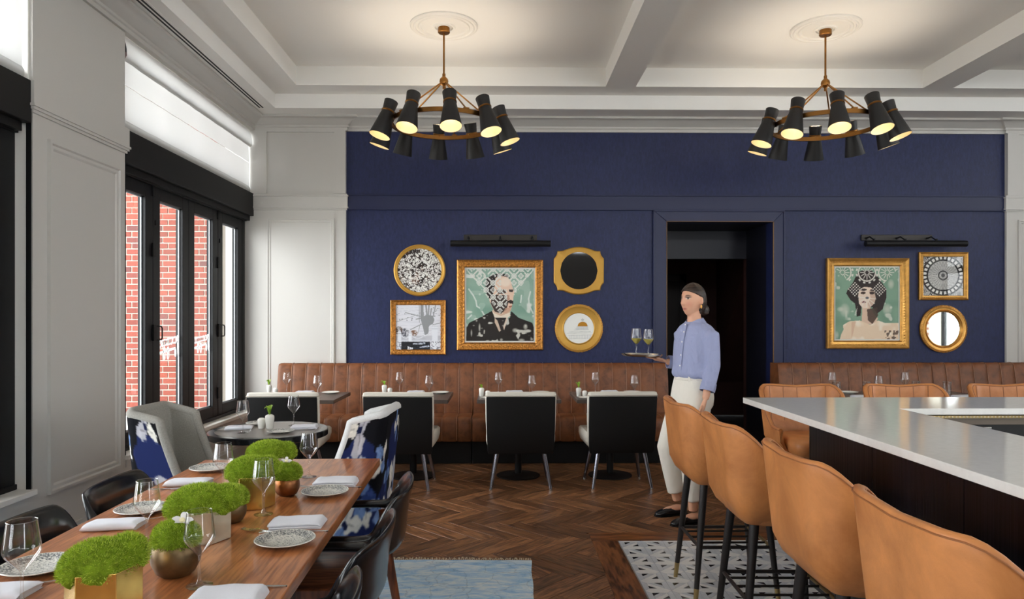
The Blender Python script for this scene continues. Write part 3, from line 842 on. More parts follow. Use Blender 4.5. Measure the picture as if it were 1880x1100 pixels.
# ---- low-back chairs: cream upholstery in a black shell, local +y is forward
def make_lounge(label, loc, rz):
    t = thing('dining_chair', label, 'chair', loc, rz, 'cream and black chairs facing the banquette')
    def outline(w, r): return rr_poly(w / 2, .02, r)
    # black shell back: slightly tapering slab leaning backwards
    sec = [(.31, .55, .035), (.34, .572, .02), (.55, .584, -.005), (.79, .588, -.035), (.805, .584, -.037)]
    rings = []
    for (z, w, y) in sec: rings.append([Vector((p[0], p[1] + y, z)) for p in rr_poly(w / 2, .014, .012, 2)])
    MB().loft(rings).build('back_shell', M['chair_back_black'], t, bevel=.0)
    rings = []
    for (z, w, y, d) in ((.44, .585, .05, .03), (.6, .602, .035, .033), (.78, .606, .005, .035), (.815, .606, -.003, .036), (.838, .592, -.008, .03), (.843, .565, -.01, .02)):
        rings.append([Vector((p[0], p[1] + y, z)) for p in rr_poly(w / 2, d, min(d * .9, .03), 4)])
    bk = MB().loft(rings).build('back_cushion', M['cream_fabric'], t, ang=50)
    pts = [(p[0], p[1], .812) for p in rr_poly(.304, .037, .03, 4)]
    MB().tube([(x, y - .002, z) for x, y, z in pts] + [(pts[0][0], pts[0][1] - .002, .812)], .004, 6, cap=False).build('piping', plain('piping_taupe', (170, 160, 146), .9) if 'piping_taupe' not in bpy.data.materials else bpy.data.materials['piping_taupe'], bk)
    rings = []
    for (z, hx, y0, y1) in ((.335, .255, .06, .40), (.37, .288, .05, .50), (.42, .298, .045, .53), (.465, .298, .045, .535), (.482, .285, .05, .52)):
        rings.append([Vector((p[0], p[1] + (y0 + y1) / 2, z)) for p in rr_poly(hx, (y1 - y0) / 2, .03, 4)])
    MB().loft(rings).build('seat', M['cream_fabric'], t, ang=50)
    MB().prism(rr_poly(.25, .19, .02, 2), .315, .34, 'z').build('seat_base', M['chair_back_black'], t, loc=(0, .21, 0))
    for (sx, y0, y1) in ((-1, .05, .0), (1, .05, .0), (-1, .36, .44), (1, .36, .44)):
        lg = MB().tube([(sx * .2, y0, .33), (sx * .255, y1, .012)], [.021, .013], 12).build('leg', M['chrome_dark'], t)
        MB().lathe([(0, 0), (.013, 0), (.014, .006), (.0135, .014), (0, .014)], 12, (sx * .257, y1, 0)).build('glide', M['silver'], lg)
    return t
M['chrome_dark'] = plain('chrome_dark', (150, 150, 160), .2, metal=1.0)
lc = [(-1.85, 6.04, 0.02, 'cream chair with black back nearest the window, behind the round table'), (-.875, 6.04, -.03, 'cream chair with black back directly behind the blue floral wing chair'),
      (.168, 6.04, 0, 'cream chair with black back, middle of the banquette, under the large portrait'), (1.04, 6.06, .05, 'cream chair with black back turned slightly, next to the waitress')]
for (x, y, a, l) in lc: make_lounge(l, (x, y, 0), a)

# ---- round table by the window
rt = thing('round_table', 'small round table with dark rim set for two near the window', 'table', (-1.50, 4.60, 0))
MB().lathe([(0, .706), (.355, .706), (.37, .712), (.371, .745), (.367, .75), (.325, .75)], 64).build('rim', M['shell_black'], rt)
MB().lathe([(.327, .748), (.327, .7505), (0, .7505)], 64).build('tabletop', M['round_top'], rt)
MB().box(-.075, .075, -.075, .075, .02, .706).build('column', M['black_matte'], rt, smooth=False, bevel=.004)
MB().lathe([(0, 0), (.24, 0), (.24, .012), (.08, .03), (0, .03)], 40).build('base_disc', M['black_matte'], rt)

# ---- communal table
CT = thing('communal_table', 'long oak dining table set with planters, plates and glasses', 'table', (-1.008, 2.05, 0), 0.033)
MB().box(-.44, .44, -1.55, 1.575, .712, .75).build('tabletop', M['table_wood'], CT, smooth=False, bevel=.004)
for y in (-1.2, 1.2):
    MB().box(-.33, .33, y - .04, y + .04, .0075, .06).build('foot', M['black_metal'], CT, smooth=False, bevel=.004)
    MB().box(-.30, .30, y - .03, y + .03, .67, .712).build('cross_bar', M['black_metal'], CT, smooth=False, bevel=.004)
    for x in (-.14, .14): MB().box(x - .035, x + .035, y - .035, y + .035, .05, .68).build('leg', M['black_metal'], CT, smooth=False, bevel=.004)

# ---- black shell armchairs, local +x is forward
def make_armchair():
    t = thing('armchair', 'x', 'chair')
    # shell: swept U with a tall back and flat arms
    def station(s):
        """s in -1..1 from right arm tip around the back to left arm tip"""
        a = abs(s); sg = 1 if s >= 0 else -1
        hw = .262
        if a > .5:      # arm
            u = (a - .5) / .5
            x = -.19 + u * .42; y = hw + .004 * (1 - u)
            tx, ty = 1, 0
        else:
            ang = (a / .5) * pi / 2
            x = -.19 - .085 * cos(ang) ; y = hw * sin(ang) ** .8 if ang > 0 else 0
            tx, ty = .085 * sin(ang), hw * cos(ang)
        return Vector((x, sg * y, 0)), a
    rings = []
    ns = 40
    P = [station(-1 + 2 * k / ns) for k in range(ns + 1)]
    for k in range(ns + 1):
        p, a = P[k]
        tg = (P[min(k + 1, ns)][0] - P[max(k - 1, 0)][0]).normalized()
        nrm = Vector((-tg.y, tg.x, 0))      # outward
        f = min(1.0, max(0.0, (.52 - a) / .24)); f = f * f * (3 - 2 * f)
        top = .648 + .14 * f; bot = .615 - .055 * f
        lean = .045 * f
        th = .0075 + .009 * (1 - f)
        fl_ = .012 * (1 - f)
        rings.append([p + nrm * (th + lean * 1.0 + fl_) + Vector((0, 0, top - .004)), p + nrm * (lean * 1.0) + Vector((0, 0, top + .002)), p - nrm * (th - lean * .9 + fl_) + Vector((0, 0, top - .004)),
                      p - nrm * (th + fl_) + Vector((0, 0, (top + bot) / 2)), p - nrm * (th * .9 - .01 * f + fl_ * .6) + Vector((0, 0, bot + .004)), p + nrm * (.01 * f) + Vector((0, 0, bot)), p + nrm * (th * .9 + .012 * f + fl_ * .6) + Vector((0, 0, bot + .004)), p + nrm * (th + lean * .3 + fl_) + Vector((0, 0, (top + bot) / 2))])
    MB().loft(rings).build('back_shell', M['shell_black'], t, sub=1, ang=80)
    rings = []
    for (z, hx, hy) in ((.405, .19, .185), (.415, .22, .208), (.44, .225, .212), (.447, .215, .203)):
        rings.append([Vector((p[0] + .02, p[1], z)) for p in rr_poly(hx, hy, .06, 5)])
    MB().loft(rings).build('seat', M['seat_wood'], t, ang=50)
    for s in (-1, 1):
        MB().tube([(.215, s * .245, .0), (.2, s * .25, .40), (.185, s * .256, .622)], [.013, .021, .017], 12).build('leg', M['chair_wood'], t)
        MB().tube([(-.27, s * .215, .0), (-.2, s * .222, .38), (-.165, s * .236, .615)], [.013, .021, .016], 12).build('leg', M['chair_wood'], t)
        cp = MB(); cp.lathe([(0, .615), (.02, .615), (.026, .56), (.022, .55), (0, .55)], 14)
        cp.build('arm_cap', M['shell_black'], t, loc=(.19, s * .255, 0), smooth=True)
        MB().obox((0, s * .218, .415), (1, 0, 0), (0, 1, 0), (0, 0, 1), .2, .012, .022).build('side_rail', M['chair_wood'], t, smooth=False, bevel=.004)
    MB().obox((-.19, 0, .415), (1, 0, 0), (0, 1, 0), (0, 0, 1), .012, .218, .022).build('back_rail', M['chair_wood'], t, smooth=False, bevel=.004)
    return t
ac = make_armchair()
ac.location = (-.685, 2.90, .006); ac.rotation_euler = (0, 0, pi + .03)
ac['label'] = 'black shell armchair with wooden legs, beside the blue floral chair on the right'
ac['group'] = 'black shell armchairs around the long table'
dup(ac, (-.68, 2.31, .006), pi - .05, 'black shell armchair with wooden legs standing on the blue rug, middle of the right side')
dup(ac, (-.67, 1.70, .006), pi + .02, 'black shell armchair cut off by the bottom edge, right side of the table')
dup(ac, (-1.33, 2.98, .006), .06, 'glossy black armchair back below the grey wall panel, farther one on the left')
dup(ac, (-1.33, 2.36, .006), .02, 'glossy black armchair back in the lower left corner, nearer one')

# ---- wing chairs with floral outside (built after the painter is defined)

# ---- rug
rug_m, nt, b_ = new_mat('blue_rug')
tc = N(nt, 'ShaderNodeTexCoord'); mp = N(nt, 'ShaderNodeMapping'); mp.inputs['Scale'].default_value = (3.0, 9, 1); nt.links.new(tc.outputs['Object'], mp.inputs[0])
n1 = N(nt, 'ShaderNodeTexNoise', i_Scale=1.6, i_Detail=7.0, i_Roughness=.7, i_Distortion=1.0); nt.links.new(mp.outputs[0], n1.inputs['Vector'])
rp = ramp(nt, n1.outputs[0], [(.25, lin((110, 164, 212))), (.42, lin((150, 198, 234))), (.52, lin((196, 222, 240))), (.62, lin((226, 236, 242))), (.8, lin((164, 206, 238)))])
v1 = N(nt, 'ShaderNodeTexVoronoi', i_Scale=6.0, feature='DISTANCE_TO_EDGE'); mp2 = N(nt, 'ShaderNodeMapping'); mp2.inputs['Scale'].default_value = (1, 1.6, 1)
nzd = N(nt, 'ShaderNodeTexNoise', i_Scale=9.0, i_Detail=3.0); nt.links.new(tc.outputs['Object'], nzd.inputs['Vector'])
scv = N(nt, 'ShaderNodeVectorMath', operation='SCALE'); scv.inputs['Scale'].default_value = .12; nt.links.new(nzd.outputs['Color'], scv.inputs[0])
adv = N(nt, 'ShaderNodeVectorMath', operation='ADD'); nt.links.new(tc.outputs['Object'], adv.inputs[0]); nt.links.new(scv.outputs[0], adv.inputs[1])
nt.links.new(adv.outputs[0], v1.inputs['Vector'])
r2_ = ramp(nt, v1.outputs['Distance'], [(.0, (.45, .52, .6, 1)), (.03, (1, 1, 1, 1))])
mx = N(nt, 'ShaderNodeMix', data_type='RGBA', blend_type='MULTIPLY'); mx.inputs[0].default_value = .55
nt.links.new(rp.outputs[0], mx.inputs[6]); nt.links.new(r2_.outputs[0], mx.inputs[7]); nt.links.new(mx.outputs[2], b_.inputs['Base Color'])
b_.inputs['Roughness'].default_value = .95; b_.inputs['Specular IOR Level'].default_value = .1; b_.inputs['Sheen Weight'].default_value = .3
n3 = N(nt, 'ShaderNodeTexNoise', i_Scale=350.0); nt.links.new(tc.outputs['Object'], n3.inputs['Vector'])
bp = N(nt, 'ShaderNodeBump', i_Strength=.6, i_Distance=.004); nt.links.new(n3.outputs[0], bp.inputs['Height']); nt.links.new(bp.outputs[0], b_.inputs['Normal'])
rg = thing('rug', 'worn pale blue rug with fringed edge under the long table', 'rug', (-1.1, 2.35, 0), -.01)
rw, rl_ = 1.265, 1.955
rows = []
NX, NY = 40, 60
for j in range(NY + 1):
    row = []
    for i in range(NX + 1):
        x = -rw + 2 * rw * i / NX; y = -rl_ + 2 * rl_ * j / NY
        ex = .006 * sin(y * 3.1) + .003 * sin(y * 17); ey = .01 * sin(x * 2.2 + 1) + .003 * sin(x * 23)
        zz = .006 + .001 * sin(x * 9 + y * 5)
        if i in (0, NX) or j in (0, NY): zz = .003
        row.append(Vector((x + ex * (i / NX), y + ey * (j / NY), zz)))
    rows.append(row)
MB().loft(rows, cap=False, closed=False).build('pile', rug_m, rg, ang=80)
fr = MB()
for k in range(230):
    x = -rw + 2 * rw * (k + .5) / 230
    ey = .01 * sin(x * 2.2 + 1) + .003 * sin(x * 23)
    L = random.uniform(.012, .034); a = random.uniform(-.5, .5)
    fr.tube([(x, rl_ + ey - .006, .006), (x + L * .5 * sin(a), rl_ + ey + L * .5, random.uniform(.007, .014)), (x + L * sin(a) + random.uniform(-.006, .006), rl_ + ey + L * cos(a), .003)], .0022, 4)
struct(fr.build('fringe', plain('fringe_cream', (214, 204, 180), .95), rg), 'stuff')

# ---- bar
BT = 1.03
bar = thing('bar_counter', 'dark panelled bar with white quartz top on the right', 'bar', (1.335, 3.89, 0))
# outline of the quartz top in local coordinates (origin at the far left corner)
ol = [(0, 0), (5.2, 0), (5.2, -.5), (.59, -.5), (.59, -3.9), (0, -3.9)]
MB().prism(ol[::-1], BT - .03, BT, 'z').build('countertop', M['quartz'], bar, smooth=False, bevel=.002)
und = MB(); und.prism([(.27, -.29), (5.2, -.29), (5.2, -.46), (.5, -.46), (.5, -3.9), (.27, -3.9)][::-1], .1, BT - .03, 'z')
und.build('carcass', M['black_matte'], bar, smooth=False)
dw, nt, b_ = new_mat('black_stained_wood')
tc = N(nt, 'ShaderNodeTexCoord'); mp = N(nt, 'ShaderNodeMapping'); mp.inputs['Scale'].default_value = (90, 90, 1.2); nt.links.new(tc.outputs['Object'], mp.inputs[0])
nz = N(nt, 'ShaderNodeTexNoise', i_Scale=1.0, i_Detail=4.0); nt.links.new(mp.outputs[0], nz.inputs['Vector'])
rp = ramp(nt, nz.outputs[0], [(.35, lin((8, 8, 12))), (.7, lin((26, 25, 34)))]); nt.links.new(rp.outputs[0], b_.inputs['Base Color'])
b_.inputs['Roughness'].default_value = .3
bp = N(nt, 'ShaderNodeBump', i_Strength=.5, i_Distance=.003); nt.links.new(nz.outputs[0], bp.inputs['Height']); nt.links.new(bp.outputs[0], b_.inputs['Normal'])
for k in range(6):
    y1 = -.29 - k * .6; MB().box(.25, .27, y1 - .597, y1, .1, BT - .031).build('front_panel', dw, bar, smooth=False, bevel=.002)
for k in range(8):
    x0 = .25 + k * .62; MB().box(x0, x0 + .617, -.29, -.27, .1, BT - .031).build('front_panel', dw, bar, smooth=False, bevel=.002)
kk = MB(); kk.prism([(.33, -.36), (5.2, -.36), (5.2, -.4), (.4, -.4), (.4, -3.9), (.33, -3.9)][::-1], 0, .1, 'z'); kk.build('toe_kick', M['black_matte'], bar, smooth=False)
# working side of the far leg: beaded strip, apron, shelf and bracket
MB().box(.6, 5.2, -.496, -.47, BT - .047, BT - .036).build('drip_rail', M['brass_tip'], bar, smooth=False)
bd = MB()
for k in range(260): bd.add([(.62 + k * .0175 + a * .006, -.5 + b * .004, BT - .041 + c * .004) for a, b, c in ((1, 0, 0), (-1, 0, 0), (0, -1, 0), (0, 0, 1), (0, 0, -1))], [(0, 2, 3), (2, 1, 3), (0, 4, 2), (2, 4, 1)])
struct(bd.build('bead_strip', plain('bead_pale', (214, 204, 184), .3), bar, smooth=False), 'stuff')
MB().box(.6, 5.2, -.47, -.44, BT - .082, BT - .047).build('apron', plain('apron_brown', (92, 78, 62), .4), bar, smooth=False)
MB().box(.6, 5.2, -.72, -.46, .56, .6).build('shelf', M['dark_bronze'], bar, smooth=False)
for x in (1.02, 2.0): MB().box(x - .02, x + .02, -.5, -.47, .84, BT - .09).build('bracket', M['silver'], bar, smooth=False, bevel=.004)

# ---- bar stools, local +x is forward
def make_stool():
    t = thing('bar_stool', 'x', 'bar stool')
    def st(s):
        a = abs(s); sg = 1 if s >= 0 else -1
        # plan: back line x=-.245, corners radius .12, wings to x=.1 ; half width .245
        hw, xb, rc, xf = .245, -.25, .095, .10
        L1 = hw - rc; L2 = rc * pi / 2; L3 = xf - (xb + rc)
        d = a * (L1 + L2 + L3)
        if d < L1: p = (xb, d); 
        elif d < L1 + L2:
            q = (d - L1) / rc; p = (xb + rc - rc * cos(q), L1 + rc * sin(q))
        else: p = (xb + rc + (d - L1 - L2), hw)
        wing = min(1.0, max(0.0, (d - L1 - L2 * .35) / (L2 * .65 + .15)))
        return Vector((p[0], sg * p[1], 0)), wing, d
    ns = 48; P = [st(-1 + 2 * k / ns) for k in range(ns + 1)]
    rings = []; inner = []; pipe_o = []; pipe_i = []
    for k in range(ns + 1):
        p, wg, d = P[k]
        tg = (P[min(k + 1, ns)][0] - P[max(k - 1, 0)][0]).normalized(); nr = Vector((-tg.y, tg.x, 0))
        f = wg * wg * (3 - 2 * wg)
        top = 1.02 + .012 * (1 - wg) * min(1, d / .2) - .235 * f ; bot = .612
        th = .03 - .008 * f
        def pt(off, z):
            u = (z - bot) / (1.02 - bot)
            flare = .045 * u - .055 * max(0, (.22 - u) / .22) ** 2     # flares outwards towards the top, tucks in at the base
            return p + nr * (off + flare) + Vector((0, 0, z))
        zs = [bot, bot + .03, bot + .09, bot + (top - bot) * .45, top - .05, top - .014]
        o = [pt(0, z) for z in zs]
        tp = [pt(-th * .12, top - .003), pt(-th * .5, top), pt(-th * .88, top - .003)]
        i = [pt(-th, top - .014), pt(-th, top - .05), pt(-th, bot + (top - bot) * .5), pt(-th, .66), pt(-th, .64)]
        rings.append(o + tp + i)
        pipe_o.append(pt(.001, top - .012)); pipe_i.append(pt(-th - .001, top - .012))
    body = MB().loft(rings).build('shell', M['stool_leather'], t, ang=70)
    MB().tube(pipe_o, .0024, 6).build('piping', M['stitch'], body)
    MB().tube(pipe_i, .0024, 6).build('piping', M['stitch'], body)
    # channels stitched on the inside of the back
    for kk_ in range(7):
        k = 24 + (kk_ - 3) * 4; p, wg, d = P[k]
        tg = (P[k + 1][0] - P[k - 1][0]).normalized(); nr = Vector((-tg.y, tg.x, 0)); pts = []
        ztop = rings[k][7].z - .016
        for q in range(7):
            z = .735 + (ztop - .735) * q / 6; u = (z - .612) / .408; pts.append(p + nr * (-.0305 + .045 * u) + Vector((0, 0, z)))
        MB().tube(pts, .0024, 5).build('channel_seam', M['stitch'], body)
    rg_ = []
    for (z, hx, hy) in ((.625, .2, .19), (.65, .235, .21), (.70, .245, .212), (.722, .235, .205), (.73, .2, .17)):
        rg_.append([Vector((p[0] + .05, p[1], z)) for p in rr_poly(hx, hy, .08, 5)])
    MB().loft(rg_).build('seat', M['stool_leather'], t, ang=60)
    rg_ = []
    for (z, hx, hy) in ((.607, .17, .16), (.612, .2, .205), (.64, .215, .22)):
        rg_.append([Vector((p[0] - .0, p[1], z)) for p in rr_poly(hx, hy, .1, 5)])
    MB().loft(rg_).build('seat_pan', M['stool_leather'], t, ang=60)
    dk_ = M['stool_leg']
    feet = [(-.215, .205), (-.215, -.205), (.215, .205), (.215, -.205)]
    for (x, y) in feet:
        xt, yt = x * .72, y * .75
        def at(z): u = z / .62; return (x + (xt - x) * u, y + (yt - y) * u, z)
        lg = MB().tube([at(.085), at(.62)], [.0135, .021], 12).build('leg', dk_, t)
        MB().tube([at(0.0), at(.085)], [.011, .0138], 12).build('ferrule', M['brass_tip'], lg)
    zr = .29; k_ = 1 - .28 * zr / .62; ky = 1 - .25 * zr / .62
    xa, ya = .215 * k_, .205 * ky
    for s in (-1, 1): MB().tube([(-xa, s * ya, zr), (xa, s * ya, zr)], .009, 8).build('side_rail', dk_, t)
    MB().tube([(-xa, -ya, zr), (-xa, ya, zr)], .009, 8).build('rear_rail', dk_, t)
    MB().tube([(xa, -ya, zr), (xa, ya, zr)], .009, 8).build('front_rail', M['brass_tip'], t)
    for y in (-.1, 0, .1): MB().tube([(-xa, y, zr), (xa, y, zr)], .006, 8).build('foot_rod', M['dark_bronze'], t)
    return t
M['stool_leg'] = plain('stool_leg', (34, 29, 28), .42, spec=.45)
bs = make_stool(); bs.location = (1.205, 3.80, 0); bs['label'] = 'tan leather bar stool beside the waitress, farthest of the near row'; bs['group'] = 'tan bar stools along the near side of the bar'
for (y, x, l) in ((3.09, 1.215, 'tan leather bar stool, second from the waitress in the near row'), (2.34, 1.225, 'tan leather bar stool, second from the right bottom corner'), (1.61, 1.19, 'tan leather bar stool nearest the camera, cut off by the bottom right corner')):
    dup(bs, (x, y, 0), random.uniform(-.03, .03), l)
for (x, l) in ((1.985, 'tan channelled bar stool on the far side of the bar, at its open corner'), (2.68, 'tan channelled bar stool on the far side of the bar, middle one'), (3.385, 'tan channelled bar stool on the far side of the bar, at the right edge')):
    dup(bs, (x, 4.46, 0), -pi / 2, l, 'tan bar stools behind the bar')
# ================================================================== PAINTER FOR FLAT PRINTS (colour attribute on fine grids)
class Art:
    def __init__(s, w, h, bg, box=(0, 0, 1, 1), seed=1):
        s.w, s.h = w, h; s.a = np.zeros((h, w, 3)); s.a[:] = bg
        x0, y0, x1, y1 = box
        xs = x0 + (np.arange(w) + .5) / w * (x1 - x0); ys = y0 + (np.arange(h) + .5) / h * (y1 - y0)
        s.X, s.Y = np.meshgrid(xs, ys); s.rng = np.random.RandomState(seed); s.box = box
    def noise(s, n, m=None):
        m = m or n; g = s.rng.rand(m + 2, n + 2)
        fx = np.linspace(0, n, s.w); fy = np.linspace(0, m, s.h); ix = fx.astype(int); iy = fy.astype(int); tx = (fx - ix)[None, :]; ty = (fy - iy)[:, None]
        tx = tx * tx * (3 - 2 * tx); ty = ty * ty * (3 - 2 * ty)
        A = g[iy][:, ix]; B = g[iy][:, ix + 1]; Cc = g[iy + 1][:, ix]; D = g[iy + 1][:, ix + 1]
        return (A * (1 - tx) + B * tx) * (1 - ty) + (Cc * (1 - tx) + D * tx) * ty
    def mix(s, mask, col, al=1.0):
        m = (np.clip(mask, 0, 1) * al)[..., None]; s.a = s.a * (1 - m) + np.array(col, float) * m
    def poly(s, pts, col, al=1.0):
        s.mix(s.pmask(pts), col, al)
    def pmask(s, pts):
        ins = np.zeros(s.X.shape, bool); n = len(pts)
        for i in range(n):
            x1, y1 = pts[i]; x2, y2 = pts[(i + 1) % n]
            if y1 == y2: continue
            c = ((y1 > s.Y) != (y2 > s.Y)) & (s.X < (x2 - x1) * (s.Y - y1) / (y2 - y1) + x1)
            ins ^= c
        return ins.astype(float)
    def ell(s, cx, cy, rx, ry, col, al=1.0, ang=0, soft=0):
        dx, dy = s.X - cx, s.Y - cy; c, q = cos(ang), sin(ang)
        d = ((dx * c + dy * q) / rx) ** 2 + ((-dx * q + dy * c) / ry) ** 2
        s.mix(np.clip((1 - d) / soft, 0, 1) if soft else (d < 1).astype(float), col, al)
    def line(s, pts, w, col, al=1.0):
        for (a, b), (c, d) in zip(pts[:-1], pts[1:]):
            L2 = (c - a) ** 2 + (d - b) ** 2 + 1e-9
            t = np.clip(((s.X - a) * (c - a) + (s.Y - b) * (d - b)) / L2, 0, 1)
            dd = np.hypot(s.X - a - t * (c - a), s.Y - b - t * (d - b)); s.mix(np.clip((w / 2 - dd) / (w * .25) + .5, 0, 1), col, al)
def lin_arr(a):
    a = np.clip(a / 255.0, 0, 1); return np.where(a <= .04045, a / 12.92, ((a + .055) / 1.055) ** 2.4)
def set_cols(me, cols):
    at = me.color_attributes.new('Col', 'FLOAT_COLOR', 'POINT')
    c = np.ones((len(cols), 4)); c[:, :3] = cols; at.data.foreach_set('color', c.ravel())
def art_mesh(name, art, x0, x1, z0, z1, y, m, parent, disc=None):
    """print on the xz plane; disc=(cx,cz,r) keeps only the round part"""
    h, w = art.h, art.w
    vs = [(x0 + (x1 - x0) * i / (w - 1), y, z1 - (z1 - z0) * j / (h - 1)) for j in range(h) for i in range(w)]
    fs = []
    for j in range(h - 1):
        for i in range(w - 1):
            q = (j * w + i, j * w + i + 1, (j + 1) * w + i + 1, (j + 1) * w + i)
            if disc:
                p = vs[q[0]]
                if (p[0] - disc[0]) ** 2 + (p[2] - disc[1]) ** 2 > disc[2] ** 2: continue
            fs.append(q[::-1])
    me = bpy.data.meshes.new(name); me.from_pydata(vs, [], fs); me.materials.append(m)
    set_cols(me, lin_arr(art.a.reshape(-1, 3)))
    o = bpy.data.objects.new(name, me); C.objects.link(o); o.parent = parent
    return o
M['print'] = attr_mat('printed_paper', .55, .3)

# ------------------------------------------------------------------ the prints
def art_man():
    A = Art(190, 200, (150, 182, 164), (150, 145, 910, 950), 3)
    n = A.noise(5, 7); A.mix((n - .45) * 2, (120, 160, 142), .8); A.mix(A.noise(9, 12) > .72, (176, 200, 186), .6)
    sm = A.noise(14, 20) * A.noise(6, 9)
    A.mix(np.clip((sm - .52) * 9, 0, 1), (232, 236, 228), .95)
    for pts in ([(180, 370), (230, 440), (260, 500), (270, 560), (300, 580)], [(870, 400), (850, 480), (860, 560), (900, 640)], [(770, 440), (760, 520)], [(170, 700), (210, 660)], [(330, 620), (370, 690)]): A.line(pts, 16, (232, 236, 230), .85)
    suit = [(155, 800), (185, 745), (300, 690), (440, 612), (470, 690), (560, 720), (640, 690), (655, 615), (740, 690), (890, 745), (910, 800), (910, 950), (150, 950)]
    A.poly(suit, (34, 28, 25))
    A.poly([(440, 605), (645, 590), (642, 660), (560, 705), (480, 690)], (222, 190, 164)); A.poly([(440, 612), (470, 640), (540, 670), (642, 630), (645, 670), (560, 720), (475, 700)], (240, 226, 208))
    A.poly([(470, 690), (600, 690), (560, 830), (540, 840)], (44, 36, 34)); A.poly([(470, 690), (500, 720), (540, 835), (520, 845), (470, 740)], (214, 190, 168)); A.poly([(600, 690), (620, 690), (575, 830), (565, 790)], (220, 200, 180))
    face = [(400, 330), (450, 235), (520, 212), (600, 222), (650, 280), (670, 350), (690, 400), (682, 440), (678, 480), (668, 540), (652, 600), (600, 640), (520, 645), (455, 600), (410, 500)]
    A.poly(face, (238, 206, 182)); A.ell(590, 290, 70, 60, (250, 232, 214), .8, soft=.6)
    A.poly([(365, 330), (380, 250), (450, 210), (520, 188), (610, 205), (650, 260), (600, 232), (530, 220), (480, 245), (470, 330), (460, 400), (440, 480), (400, 470), (365, 390)], (40, 30, 27))
    A.poly([(440, 440), (500, 430), (600, 440), (625, 520), (600, 600), (540, 645), (470, 620), (425, 530)], (46, 34, 30), .9)
    A.poly([(490, 380), (590, 372), (600, 410), (560, 425), (500, 420)], (58, 40, 34), .9); A.poly([(628, 372), (678, 376), (672, 402), (632, 400)], (50, 36, 32), .9)
    A.poly([(600, 430), (632, 440), (640, 490), (610, 500)], (196, 150, 128)); A.poly([(615, 505), (650, 488), (680, 505), (680, 535), (640, 530)], (50, 30, 26)); A.poly([(625, 560), (668, 552), (655, 575), (630, 575)], (170, 104, 90)); A.poly([(590, 580), (650, 570), (648, 610), (600, 640), (560, 640)], (206, 160, 134), .8)
    # stencilled lattice hanging as a point from the top
    tri = ((np.abs(A.X - 530) / 385 + (A.Y - 145) / 500) < 1).astype(float)
    u = (A.X - 530) / 78.0; v = (A.Y - 145) / 78.0
    du = np.abs((u + v) % 2 - 1); dv = np.abs((u - v) % 2 - 1)
    pat = ((du < .14) | (dv < .14)).astype(float)
    fu, fv = (u + .5) % 1 - .5, (v + .5) % 1 - .5; rr = np.hypot(fu, fv); an = np.arctan2(fv, fu)
    pat = np.maximum(pat, (np.abs(rr - .27 - .06 * np.cos(4 * an)) < .09).astype(float)); pat = np.maximum(pat, (rr < .08).astype(float))
    m2 = tri * pat * (A.noise(20) > .16)
    head = A.pmask(face); fade = 1 - .0 * head
    A.mix(m2 * (1 - head * ((A.X > 540) & (A.Y < 370))) * (1 - head * (A.X > 610)), (236, 236, 228), .92)
    # pale splashes on the suit
    sp = A.noise(26, 28) * A.noise(9, 9); A.mix(A.pmask(suit) * np.clip((sp - .44) * 8, 0, 1), (226, 224, 214), .9)
    for (x, y, r, q) in ((300, 800, 14, 60), (210, 860, 12, 50), (700, 830, 40, 30), (815, 790, 30, 40), (545, 935, 22, 20), (390, 950, 30, 16), (770, 940, 46, 22), (885, 930, 22, 16)): A.ell(x, y, r, q, (232, 230, 218), .75, soft=.9)
    return A
